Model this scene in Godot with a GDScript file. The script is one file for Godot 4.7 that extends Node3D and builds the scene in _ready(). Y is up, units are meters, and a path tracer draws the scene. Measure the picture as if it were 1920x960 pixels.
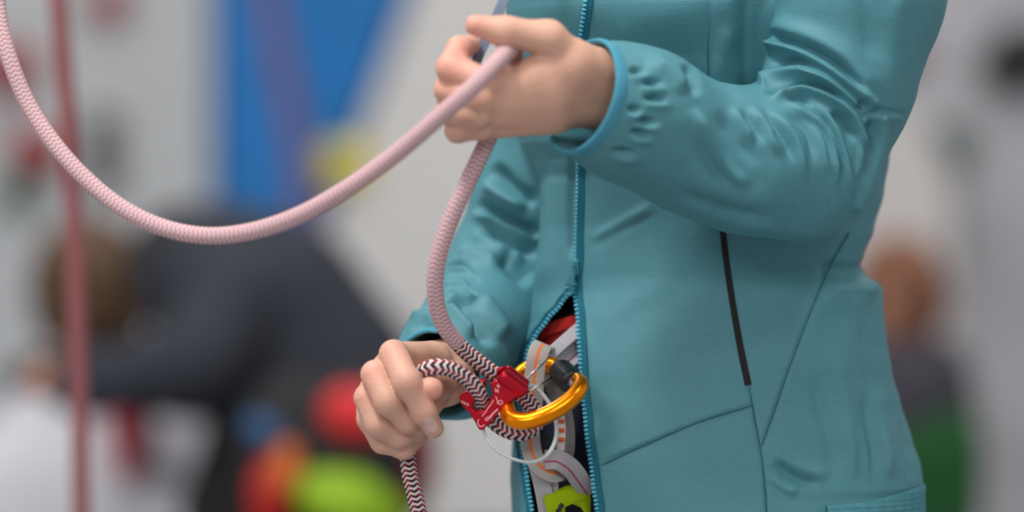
extends Node3D
# A climber in a teal jacket belays with both hands; the climbing hall lies far out of focus behind.
# Units are metres, y up. spot(px, py, z) gives the point at depth z that the measured photo position belongs to.

const CAM_Y := 1.12
const DIST := 2.5
const PPM := 2400.0          # photo pixels per metre at z = 0

var M := {}
var used := {}
var rng := RandomNumberGenerator.new()

# ------------------------------------------------------------------ helpers
func spot(px: float, py: float, z: float) -> Vector3:
	var s := (DIST - z) / DIST / PPM
	return Vector3((px - 960.0) * s, CAM_Y + (480.0 - py) * s, z)

func sp(a: Array) -> Vector3:
	return spot(a[0], a[1], a[2])

func sps(list: Array) -> PackedVector3Array:
	var o := PackedVector3Array()
	for a in list:
		o.append(spot(a[0], a[1], a[2]))
	return o

func flat(p: Vector3) -> Vector2:
	var s := PPM * DIST / (DIST - p.z)
	return Vector2(960.0 + p.x * s, 480.0 - (p.y - CAM_Y) * s)

func lut(t: Array, v: float) -> float:       # piecewise smooth table [[v, value], ...]
	var n := t.size()
	if v <= t[0][0]:
		return t[0][1]
	if v >= t[n - 1][0]:
		return t[n - 1][1]
	for i in n - 1:
		if v < t[i + 1][0]:
			var f: float = (v - t[i][0]) / (t[i + 1][0] - t[i][0])
			var p0: float = t[maxi(i - 1, 0)][1]
			var p3: float = t[mini(i + 2, n - 1)][1]
			return cubic_interpolate(t[i][1], t[i + 1][1], p0, p3, f) if false else lerpf(t[i][1], t[i + 1][1], f * f * (3.0 - 2.0 * f) * 0.5 + f * 0.5)
	return t[n - 1][1]

func curve(pts: PackedVector3Array, n: int) -> PackedVector3Array:     # centripetal-like Catmull-Rom, evenly spaced
	var raw := PackedVector3Array()
	var last := pts.size() - 1
	for i in last:
		var a := pts[maxi(i - 1, 0)]
		var b := pts[i]
		var c := pts[i + 1]
		var d := pts[mini(i + 2, last)]
		var t1 := sqrt(maxf(b.distance_to(c), 1e-6))
		var t0 := sqrt(b.distance_to(a)) if i > 0 else t1
		var t2 := sqrt(c.distance_to(d)) if i < last - 1 else t1
		a = a if i > 0 else b * 2.0 - c
		d = d if i < last - 1 else c * 2.0 - b
		for k in 24:
			raw.append(b.cubic_interpolate_in_time(c, a, d, k / 24.0, t1, -maxf(t0, 1e-4), t1 + maxf(t2, 1e-4)))
	raw.append(pts[last])
	var acc := PackedFloat32Array([0.0])
	for i in range(1, raw.size()):
		acc.append(acc[i - 1] + raw[i].distance_to(raw[i - 1]))
	var total := acc[acc.size() - 1]
	var out := PackedVector3Array()
	var j := 0
	for i in n + 1:
		var want := total * i / n
		while j < raw.size() - 2 and acc[j + 1] < want:
			j += 1
		out.append(raw[j].lerp(raw[j + 1], clampf((want - acc[j]) / maxf(acc[j + 1] - acc[j], 1e-9), 0, 1)))
	return out

func length_of(c: PackedVector3Array) -> float:
	var l := 0.0
	for i in range(1, c.size()):
		l += c[i].distance_to(c[i - 1])
	return l

# a grid of points, rows x cols, as a mesh with smooth normals
func grid(pts: PackedVector3Array, rows: int, cols: int, uvs := PackedVector2Array(), wrap := false, flip := false, shades := PackedColorArray()) -> ArrayMesh:
	var nrm := PackedVector3Array()
	nrm.resize(pts.size())
	for r in rows:
		for c in cols:
			var r0 := maxi(r - 1, 0)
			var r1 := mini(r + 1, rows - 1)
			var c0 := c - 1
			var c1 := c + 1
			if wrap:
				c0 = (cols - 2) if c == 0 else c0
				c1 = 1 if c == cols - 1 else c1
			else:
				c0 = maxi(c0, 0)
				c1 = mini(c1, cols - 1)
			var a := pts[r1 * cols + c] - pts[r0 * cols + c]
			var b := pts[r * cols + c1] - pts[r * cols + c0]
			var x := a.cross(b)
			if x.length_squared() < 1e-20:
				x = nrm[(r - 1) * cols + c] * (-1.0 if flip else 1.0) if r > 0 else Vector3.BACK
			x = x.normalized()
			nrm[r * cols + c] = -x if flip else x
	var idx := PackedInt32Array()
	idx.resize((rows - 1) * (cols - 1) * 6)
	var k := 0
	for r in rows - 1:
		for c in cols - 1:
			var i := r * cols + c
			var q := [i, i + 1, i + cols, i + 1, i + cols + 1, i + cols] if flip else [i, i + cols, i + 1, i + 1, i + cols, i + cols + 1]
			for m in 6:
				idx[k + m] = q[5 - m]
			k += 6
	var arr := []
	arr.resize(Mesh.ARRAY_MAX)
	arr[Mesh.ARRAY_VERTEX] = pts
	arr[Mesh.ARRAY_NORMAL] = nrm
	if uvs.size():
		arr[Mesh.ARRAY_TEX_UV] = uvs
	if shades.size():
		arr[Mesh.ARRAY_COLOR] = shades
	arr[Mesh.ARRAY_INDEX] = idx
	var am := ArrayMesh.new()
	am.add_surface_from_arrays(Mesh.PRIMITIVE_TRIANGLES, arr)
	return am

func frames(c: PackedVector3Array, up: Vector3) -> Array:      # parallel-transported [side, up] along a curve
	var out := []
	var u := up
	for i in c.size():
		var t := (c[mini(i + 1, c.size() - 1)] - c[maxi(i - 1, 0)]).normalized()
		u = (u - t * u.dot(t)).normalized()
		out.append([u.cross(t).normalized(), u, t])
	return out

# round tube along a curve; radius is a number or a callable of 0..1; ends are closed with domes
func tube(c: PackedVector3Array, radius, sides := 16, vlen := 1.0, up := Vector3(0.1, 1, 0.2), squash := 1.0) -> ArrayMesh:
	var fr := frames(c, up)
	var pts := PackedVector3Array()
	var uvs := PackedVector2Array()
	var n := c.size()
	var along := 0.0
	for i in range(-3, n + 3):
		var k := clampi(i, 0, n - 1)
		if k > 0 and i == k:
			along += c[k].distance_to(c[k - 1])
		var r: float = radius.call(k / float(n - 1)) if radius is Callable else radius
		var s := 1.0
		var off := 0.0
		if i < 0:
			s = [0.0, 0.6, 0.9][i + 3]
			off = -[0.5, 0.4, 0.2][i + 3] * r
		elif i >= n:
			s = [0.9, 0.6, 0.0][i - n]
			off = [0.2, 0.4, 0.5][i - n] * r
		for j in sides + 1:
			var a := TAU * j / sides
			pts.append(c[k] + fr[k][2] * off + (fr[k][0] * cos(a) + fr[k][1] * sin(a) * squash) * r * s)
			uvs.append(Vector2(j / float(sides), along / vlen))
	return grid(pts, n + 6, sides + 1, uvs, true, true)

# flat webbing: width along "side", real thickness, rounded edges
func ribbon(c: PackedVector3Array, width, thick: float, facing: Vector3, vlen := 1.0) -> ArrayMesh:
	var pts := PackedVector3Array()
	var uvs := PackedVector2Array()
	var n := c.size()
	var along := 0.0
	var prof := [[-0.5, 0.0], [-0.485, 0.42], [-0.45, 0.5], [-0.15, 0.5], [0.15, 0.5], [0.45, 0.5], [0.485, 0.42], [0.5, 0.0], [0.485, -0.42], [0.45, -0.5], [0, -0.5], [-0.45, -0.5], [-0.485, -0.42], [-0.5, 0.0]]
	for i in range(-1, n + 1):
		var k := clampi(i, 0, n - 1)
		var t := (c[mini(k + 1, n - 1)] - c[maxi(k - 1, 0)]).normalized()
		var f := (facing - t * facing.dot(t)).normalized()
		var s := f.cross(t).normalized()
		if k > 0 and i == k:
			along += c[k].distance_to(c[k - 1])
		var w: float = width.call(k / float(n - 1)) if width is Callable else width
		for p in prof:
			var sc := 0.0 if i < 0 or i >= n else 1.0
			pts.append(c[k] + s * p[0] * w * (sc * 0.98 + 0.02) + f * p[1] * thick * sc)
			uvs.append(Vector2(p[0] + 0.5, along / vlen))
	return grid(pts, n + 2, prof.size(), uvs, true, false)

# polygon (photo positions at depth z) pushed along a vector, with a small bevel on the front
func prism(poly: Array, push: Vector3, bevel := 0.0012) -> ArrayMesh:
	var v3 := PackedVector3Array()
	var v2 := PackedVector2Array()
	for a in poly:
		v3.append(sp(a))
		v2.append(Vector2(v3[v3.size() - 1].x, v3[v3.size() - 1].y))
	var tri := Geometry2D.triangulate_polygon(v2)
	var mid := Vector3.ZERO
	for p in v3:
		mid += p / v3.size()
	var n := v3.size()
	var ccw := not Geometry2D.is_polygon_clockwise(v2)
	var st := SurfaceTool.new()
	st.begin(Mesh.PRIMITIVE_TRIANGLES)
	var dir := push.normalized()
	var rings := []
	var ins := PackedVector3Array()
	for i in n:                                             # inset ring for the bevel
		var a := v3[(i + n - 1) % n]
		var b := v3[i]
		var c := v3[(i + 1) % n]
		var e1 := (b - a).normalized()
		var e2 := (c - b).normalized()
		var s := (Vector3(-e1.y, e1.x, 0) + Vector3(-e2.y, e2.x, 0)).normalized() * (1.0 if ccw else -1.0)
		ins.append(b + s * bevel)
	rings.append(ins)
	var r2 := PackedVector3Array()
	var r3 := PackedVector3Array()
	var r4 := PackedVector3Array()
	for i in n:
		r2.append(v3[i] + dir * bevel)
		r3.append(v3[i] + push - dir * bevel)
		r4.append(ins[i] + push)
	rings.append(r2)
	rings.append(r3)
	rings.append(r4)
	for q in [0, 3]:
		st.set_smooth_group(q)
		for k in range(0, tri.size(), 3):
			var o := [0, 1, 2] if (q == 0) != ccw else [0, 2, 1]
			for m in o:
				st.add_vertex(rings[q][tri[k + m]])
	for q in 3:
		st.set_smooth_group(-1)
		for i in n:
			var j := (i + 1) % n
			var o := [rings[q][i], rings[q][j], rings[q + 1][i], rings[q][j], rings[q + 1][j], rings[q + 1][i]]
			if not ccw:
				o.reverse()
			for p in o:
				st.add_vertex(p)
	st.generate_normals()
	return st.commit()

func box_mesh(size: Vector3, bevel := 0.01) -> ArrayMesh:
	var st := SurfaceTool.new()
	st.begin(Mesh.PRIMITIVE_TRIANGLES)
	add_box(st, Transform3D(), size, bevel)
	st.generate_normals()
	return st.commit()

func add_box(st: SurfaceTool, x: Transform3D, size: Vector3, bevel: float) -> void:
	var h := size / 2.0
	var b := minf(bevel, h[h.min_axis_index()] * 0.6)
	var pt := func(s: Vector3, ax: int) -> Vector3:
		var p := Vector3(s.x * (h.x - b), s.y * (h.y - b), s.z * (h.z - b))
		p[ax] = s[ax] * h[ax]
		return x * p
	st.set_smooth_group(-1)
	var quad := func(a: Vector3, c: Vector3, d: Vector3, e: Vector3, out: Vector3):
		var q := [a, c, d, a, d, e]
		if (c - a).cross(d - a).dot(x.basis * out) > 0:
			q = [a, d, c, a, e, d]
		for p in q:
			st.add_vertex(p)
	for ax in 3:
		for s in [-1, 1]:
			var u := (ax + 1) % 3
			var w := (ax + 2) % 3
			var co := []
			for k in [[-1, -1], [1, -1], [1, 1], [-1, 1]]:
				var v := Vector3.ZERO
				v[ax] = s
				v[u] = k[0]
				v[w] = k[1]
				co.append(v)
			var o := Vector3.ZERO
			o[ax] = s
			quad.call(pt.call(co[0], ax), pt.call(co[1], ax), pt.call(co[2], ax), pt.call(co[3], ax), o)
	for ax in 3:
		var u := (ax + 1) % 3
		var w := (ax + 2) % 3
		for su in [-1, 1]:
			for sw in [-1, 1]:
				var a := Vector3.ZERO
				a[u] = su
				a[w] = sw
				var c := a
				a[ax] = -1
				c[ax] = 1
				var o := Vector3.ZERO
				o[u] = su
				o[w] = sw
				quad.call(pt.call(a, u), pt.call(c, u), pt.call(c, w), pt.call(a, w), o)
	for sx in [-1, 1]:
		for sy in [-1, 1]:
			for sz in [-1, 1]:
				var s := Vector3(sx, sy, sz)
				var q := [pt.call(s, 0), pt.call(s, 1), pt.call(s, 2)]
				if (q[1] - q[0]).cross(q[2] - q[0]).dot(x.basis * s) > 0:
					q = [q[0], q[2], q[1]]
				for p in q:
					st.add_vertex(p)

func numbered(called: String) -> String:
	used[called] = used.get(called, -1) + 1
	return called if used[called] == 0 else "%s_%03d" % [called, used[called]]

func thing(called: String, label: String, category: String, at := Vector3.ZERO, group := "") -> Node3D:
	var o := Node3D.new()
	o.name = numbered(called)
	add_child(o)
	o.position = at
	return tag(o, label, category, group)

func tag(o: Node3D, label: String, category: String, group := "") -> Node3D:
	o.set_meta("label", label)
	o.set_meta("category", category)
	if group:
		o.set_meta("group", group)
	return o

func part(called: String, mesh: Mesh, mat: Material, parent: Node3D, label := "") -> MeshInstance3D:
	var o := MeshInstance3D.new()
	o.name = called if parent != self else numbered(called)
	o.mesh = mesh
	o.material_override = mat
	parent.add_child(o, true)
	# meshes are written in world metres: undo the offset of the thing's base
	var p: Node = parent
	var off := Vector3.ZERO
	while p != self and p is Node3D:
		off += p.position
		p = p.get_parent()
	o.position = -off
	if label:
		o.set_meta("label", label)
	return o

func structure(called: String, mesh: Mesh, mat: Material, at := Vector3.ZERO) -> MeshInstance3D:
	var o := MeshInstance3D.new()
	o.name = called
	o.mesh = mesh
	o.material_override = mat
	o.position = at
	o.set_meta("kind", "structure")
	add_child(o)
	return o

# ------------------------------------------------------------------ signed-distance bodies, meshed as surface nets
# groups: arrays of bones [a, b, ra, rb]; bones of one group join softly (kin), groups join more sharply (kout)
func nets(groups: Array, cell: float, kin: float, kout: float, acc: Dictionary) -> void:
	var lo := Vector3(1e9, 1e9, 1e9)
	var hi := -lo
	for g in groups:
		for b in g:
			var r: float = maxf(b[2], b[3])
			for e in 2:
				var p: Vector3 = b[e]
				lo = lo.min(p - Vector3(r, r, r))
				hi = hi.max(p + Vector3(r, r, r))
	lo -= Vector3.ONE * cell * 4.0
	hi += Vector3.ONE * cell * 4.0
	var nx := int((hi.x - lo.x) / cell) + 2
	var ny := int((hi.y - lo.y) / cell) + 2
	var nz := int((hi.z - lo.z) / cell) + 2
	var sx := nx
	var sxy := nx * ny
	var total := PackedFloat32Array()
	total.resize(nx * ny * nz)
	for g in groups:
		var part_sum := PackedFloat32Array()
		part_sum.resize(nx * ny * nz)
		var gl := Vector3i(nx, ny, nz)
		var gh := Vector3i.ZERO
		for b in g:
			var a: Vector3 = b[0]
			var e: Vector3 = b[1]
			var ra: float = b[2]
			var rb: float = b[3]
			var m: float = maxf(ra, rb) + maxf(cell * 2.5, 3.0 / kin)
			var l3 := ((a.min(e) - Vector3(m, m, m) - lo) / cell).floor()
			var h3 := ((a.max(e) + Vector3(m, m, m) - lo) / cell).ceil()
			var l := Vector3i(l3).max(Vector3i.ZERO)
			var h := Vector3i(h3).min(Vector3i(nx - 1, ny - 1, nz - 1))
			gl = gl.min(l)
			gh = gh.max(h)
			var ab := e - a
			var inv := 1.0 / maxf(ab.length_squared(), 1e-12)
			var dr := rb - ra
			for z in range(l.z, h.z + 1):
				for y in range(l.y, h.y + 1):
					var i := z * sxy + y * sx + l.x
					var q := lo + Vector3(l.x, y, z) * cell - a
					for x in range(l.x, h.x + 1):
						var t := clampf(q.dot(ab) * inv, 0.0, 1.0)
						var d := (q - ab * t).length() - ra - dr * t
						if d < m:
							part_sum[i] += exp(-kin * d)
						q.x += cell
						i += 1
		var ratio := kout / kin
		for z in range(gl.z, gh.z + 1):
			for y in range(gl.y, gh.y + 1):
				var i := z * sxy + y * sx + gl.x
				for x in range(gl.x, gh.x + 1):
					if part_sum[i] > 0.0:
						total[i] += pow(part_sum[i], ratio)
					i += 1
	# field = -ln(total) / kout; inside where total > 1
	var f := PackedFloat32Array()
	f.resize(total.size())
	for i in total.size():
		f[i] = -log(total[i]) if total[i] > 1e-12 else 28.0
	var at := PackedInt32Array()
	at.resize(total.size())
	var first: int = acc.v.size()
	var corner := [0, 1, sx, sx + 1, sxy, sxy + 1, sxy + sx, sxy + sx + 1]
	var edges := [[0, 1], [2, 3], [4, 5], [6, 7], [0, 2], [1, 3], [4, 6], [5, 7], [0, 4], [1, 5], [2, 6], [3, 7]]
	var cp := [Vector3(0, 0, 0), Vector3(1, 0, 0), Vector3(0, 1, 0), Vector3(1, 1, 0), Vector3(0, 0, 1), Vector3(1, 0, 1), Vector3(0, 1, 1), Vector3(1, 1, 1)]
	var v: PackedVector3Array = acc.v
	for z in nz - 1:
		for y in ny - 1:
			var i := z * sxy + y * sx
			for x in nx - 1:
				var s := f[i] < 0.0
				if (f[i + 1] < 0.0) != s or (f[i + sx] < 0.0) != s or (f[i + sx + 1] < 0.0) != s or (f[i + sxy] < 0.0) != s or (f[i + sxy + 1] < 0.0) != s or (f[i + sxy + sx] < 0.0) != s or (f[i + sxy + sx + 1] < 0.0) != s:
					var sum := Vector3.ZERO
					var n := 0
					for ed in edges:
						var fa: float = f[i + corner[ed[0]]]
						var fb: float = f[i + corner[ed[1]]]
						if (fa < 0.0) != (fb < 0.0):
							sum += cp[ed[0]].lerp(cp[ed[1]], fa / (fa - fb))
							n += 1
					at[i] = v.size() + 1
					v.append(lo + (Vector3(x, y, z) + sum / n) * cell)
				i += 1
	acc.v = v
	var nn: PackedVector3Array = acc.n
	nn.resize(v.size())
	var idx: PackedInt32Array = acc.i
	for z in range(1, nz - 1):
		for y in range(1, ny - 1):
			var i := z * sxy + y * sx + 1
			for x in range(1, nx - 1):
				var s := f[i] < 0.0
				for ax in 3:
					var step: int = [1, sx, sxy][ax]
					if (f[i + step] < 0.0) != s:
						var u: int = [sx, sxy, 1][ax]
						var w: int = [sxy, 1, sx][ax]
						var a := at[i] - 1
						var b := at[i - u] - 1
						var c := at[i - u - w] - 1
						var d := at[i - w] - 1
						if a < 0 or b < 0 or c < 0 or d < 0:
							continue
						var q := [a, b, c, a, c, d] if not s else [a, c, b, a, d, c]
						for m in 6:
							idx.append(q[m])
						var no := (v[b] - v[a]).cross(v[c] - v[a]) + (v[c] - v[a]).cross(v[d] - v[a])
						if not s:
							no = -no
						nn[a] += no
						nn[b] += no
						nn[c] += no
						nn[d] += no
				i += 1
	for k in range(first, v.size()):
		nn[k] = -nn[k].normalized() if nn[k].length_squared() > 0.0 else Vector3.UP
	acc.n = nn
	acc.i = idx

func fresh() -> Dictionary:
	return {"v": PackedVector3Array(), "n": PackedVector3Array(), "i": PackedInt32Array()}

func solid(acc: Dictionary, paint = null) -> ArrayMesh:
	# make sure that normals point outward: test one far vertex
	var far := 0
	for k in acc.v.size():
		if acc.v[k].x > acc.v[far].x:
			far = k
	if acc.v.size() and acc.n[far].x < 0:
		for k in acc.n.size():
			acc.n[k] = -acc.n[k]
	var arr := []
	arr.resize(Mesh.ARRAY_MAX)
	arr[Mesh.ARRAY_VERTEX] = acc.v
	arr[Mesh.ARRAY_NORMAL] = acc.n
	arr[Mesh.ARRAY_INDEX] = acc.i
	if paint is Callable:
		var cc := PackedColorArray()
		for k in acc.v.size():
			cc.append(paint.call(acc.v[k], acc.n[k]))
		arr[Mesh.ARRAY_COLOR] = cc
	var am := ArrayMesh.new()
	am.add_surface_from_arrays(Mesh.PRIMITIVE_TRIANGLES, arr)
	return am

func chain(list: Array) -> Array:            # [[px, py, z, r], ...] -> bones
	var o := []
	for i in list.size() - 1:
		o.append([sp(list[i]), sp(list[i + 1]), list[i][3], list[i + 1][3]])
	return o

func wchain(list: Array) -> Array:           # the same with world points [x, y, z, r]
	var o := []
	for i in list.size() - 1:
		var a: Array = list[i]
		var b: Array = list[i + 1]
		o.append([Vector3(a[0], a[1], a[2]), Vector3(b[0], b[1], b[2]), a[3], b[3]])
	return o

# ------------------------------------------------------------------ folds of cloth, measured on the garment's front
class Folds:
	var x0: float
	var y0: float
	var w: int
	var h: int
	var step := 2.0
	var gain := 1.0
	var a := PackedFloat32Array()
	func _init(ax: float, ay: float, bx: float, by: float):
		x0 = ax
		y0 = ay
		w = int((bx - ax) / step) + 2
		h = int((by - ay) / step) + 2
		a.resize(w * h)
	# wl / wr: how far the fold runs out on the left and right of its line
	func add(line: Array, amp: float, wl: float, wr: float, taper := 0.25) -> void:
		var pts := PackedVector2Array()
		for p in line:
			pts.append(Vector2(p[0], p[1]))
		# smooth the line
		var sm := PackedVector2Array()
		var last := pts.size() - 1
		for i in last:
			for k in 3:
				sm.append(pts[i].cubic_interpolate(pts[i + 1], pts[maxi(i - 1, 0)], pts[mini(i + 2, last)], k / 3.0))
		sm.append(pts[last])
		var len := PackedFloat32Array([0.0])
		for i in range(1, sm.size()):
			len.append(len[i - 1] + sm[i].distance_to(sm[i - 1]))
		var total := len[len.size() - 1]
		var m := maxf(wl, wr) * 2.2
		var best := {}
		for i in sm.size() - 1:
			var p := sm[i]
			var q := sm[i + 1]
			var d := q - p
			var inv := 1.0 / maxf(d.length_squared(), 1e-6)
			var cx0 := maxi(int((minf(p.x, q.x) - m - x0) / step), 0)
			var cx1 := mini(int((maxf(p.x, q.x) + m - x0) / step) + 1, w - 1)
			var cy0 := maxi(int((minf(p.y, q.y) - m - y0) / step), 0)
			var cy1 := mini(int((maxf(p.y, q.y) + m - y0) / step) + 1, h - 1)
			for cy in range(cy0, cy1 + 1):
				for cx in range(cx0, cx1 + 1):
					var c := Vector2(x0 + cx * step, y0 + cy * step)
					var t := clampf((c - p).dot(d) * inv, 0.0, 1.0)
					var r := c - p - d * t
					var rr := r.length_squared()
					if rr > m * m:
						continue
					var key := cy * w + cx
					if not best.has(key) or best[key][0] > rr:
						best[key] = [rr, d.cross(r), len[i] + t * (len[i + 1] - len[i])]
		for key in best:
			var b: Array = best[key]
			var wd := wl if b[1] < 0.0 else wr
			var s: float = b[2] / total
			var e := smoothstep(0.0, taper, s) * smoothstep(0.0, taper, 1.0 - s) if taper > 0.0 else 1.0
			a[key] += gain * amp * e * exp(-b[0] / (wd * wd))
	func at(p: Vector2) -> float:
		var fx := (p.x - x0) / step
		var fy := (p.y - y0) / step
		if fx < 0.0 or fy < 0.0 or fx >= w - 1 or fy >= h - 1:
			return 0.0
		var ix := int(fx)
		var iy := int(fy)
		fx -= ix
		fy -= iy
		var i := iy * w + ix
		return lerpf(lerpf(a[i], a[i + 1], fx), lerpf(a[i + w], a[i + w + 1], fx), fy)

# ------------------------------------------------------------------ materials
func mat(c: Color, rough := 0.8, metal := 0.0) -> StandardMaterial3D:
	var m := StandardMaterial3D.new()
	m.albedo_color = c
	m.roughness = rough
	m.metallic = metal
	return m

func noise_tex(freq: float, seed_: int, lo: float, hi: float, size := 512) -> NoiseTexture2D:
	var n := FastNoiseLite.new()
	n.seed = seed_
	n.frequency = freq
	n.fractal_octaves = 4
	var t := NoiseTexture2D.new()
	t.width = size
	t.height = size
	t.seamless = true
	t.noise = n
	var g := Gradient.new()
	g.set_color(0, Color(lo, lo, lo))
	g.set_color(1, Color(hi, hi, hi))
	t.color_ramp = g
	return t

func cloth(c: Color, weave: Texture2D, tone: Texture2D, per_metre: float, relief: float) -> StandardMaterial3D:
	var m := mat(c, 0.88)
	m.albedo_texture = tone
	m.heightmap_enabled = true
	m.heightmap_texture = weave
	m.heightmap_scale = relief
	m.uv1_scale = Vector3(per_metre, per_metre, 1)
	m.rim_enabled = true
	m.rim = 0.25
	m.rim_tint = 0.6
	m.metallic_specular = 0.3
	return m

func weave_texture(ribs: int, seed_: int) -> ImageTexture:
	var n := FastNoiseLite.new()
	n.seed = seed_
	n.frequency = 0.05
	var im := Image.create(256, 256, false, Image.FORMAT_RGB8)
	for y in 256:
		for x in 256:
			var wob := n.get_noise_2d(x, y) * 2.0
			var a := 0.5 + 0.5 * sin((y + wob) * TAU * ribs / 256.0)
			var b := 0.5 + 0.5 * sin((x + wob) * TAU * ribs * 1.5 / 256.0)
			var v := a * 0.7 + b * 0.2 + n.get_noise_2d(x * 9.0, y * 5.0) * 0.25
			im.set_pixel(x, y, Color(v, v, v))
	return ImageTexture.create_from_image(im)

func heather_texture(seed_: int, lo: float) -> ImageTexture:
	var n := FastNoiseLite.new()
	n.seed = seed_
	n.frequency = 0.02
	n.fractal_octaves = 3
	var r := RandomNumberGenerator.new()
	r.seed = seed_
	var im := Image.create(512, 512, false, Image.FORMAT_RGB8)
	for y in 512:
		var row := r.randf() * 0.05
		for x in 512:
			var v := 1.0 - row - r.randf() * (1.0 - lo) - absf(n.get_noise_2d(x * 0.8, y * 3.0)) * 0.14
			im.set_pixel(x, y, Color(v * 0.985, v, v))
	return ImageTexture.create_from_image(im)

# the braided sheath: white zigzags across the rope, dark and red threads between
func braid_texture(dark: Color, red: Color, pale: Color, turns: int) -> ImageTexture:
	var im := Image.create(320, 128, false, Image.FORMAT_RGB8)
	for y in 128:
		for x in 320:
			var u := x / 320.0 * turns
			var tri := absf(fposmod(u, 1.0) * 2.0 - 1.0)
			var ph := y / 64.0 + tri * 0.5
			var f := fposmod(ph, 1.0)
			var c := pale
			if f >= 0.5:
				c = red if tri > 0.55 else dark
			var thread := 0.9 + 0.1 * sin(x * 0.9 + y * 0.7)
			im.set_pixel(x, y, Color(c.r * thread, c.g * thread, c.b * thread))
	return ImageTexture.create_from_image(im)

func braid_relief(turns: int) -> ImageTexture:
	var im := Image.create(320, 128, false, Image.FORMAT_RGB8)
	for y in 128:
		for x in 320:
			var u := x / 320.0 * turns
			var tri := absf(fposmod(u, 1.0) * 2.0 - 1.0)
			var f := fposmod((y / 64.0 + tri * 0.5) * 2.0, 1.0)
			var v := 0.3 + 0.7 * sqrt(maxf(0.0, 1.0 - pow(f * 2.0 - 1.0, 2.0))) * (0.75 + 0.25 * sin(tri * PI))
			im.set_pixel(x, y, Color(v, v, v))
	return ImageTexture.create_from_image(im)

# webbing: ribbed, with coloured lengthwise stripes [[from, to, colour], ...]
func webbing_texture(base: Color, stripes: Array) -> ImageTexture:
	var im := Image.create(64, 64, false, Image.FORMAT_RGB8)
	for y in 64:
		for x in 64:
			var u := (x + 0.5) / 64.0
			var c := base
			for s in stripes:
				if u >= s[0] and u <= s[1]:
					c = s[2]
			var v := 0.9 + 0.1 * sin(y * TAU / 8.0) * sin(x * TAU / 6.4)
			im.set_pixel(x, y, Color(c.r * v, c.g * v, c.b * v))
	return ImageTexture.create_from_image(im)

func textured(t: Texture2D, rough := 0.85) -> StandardMaterial3D:
	var m := mat(Color.WHITE, rough)
	m.albedo_texture = t
	return m

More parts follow.
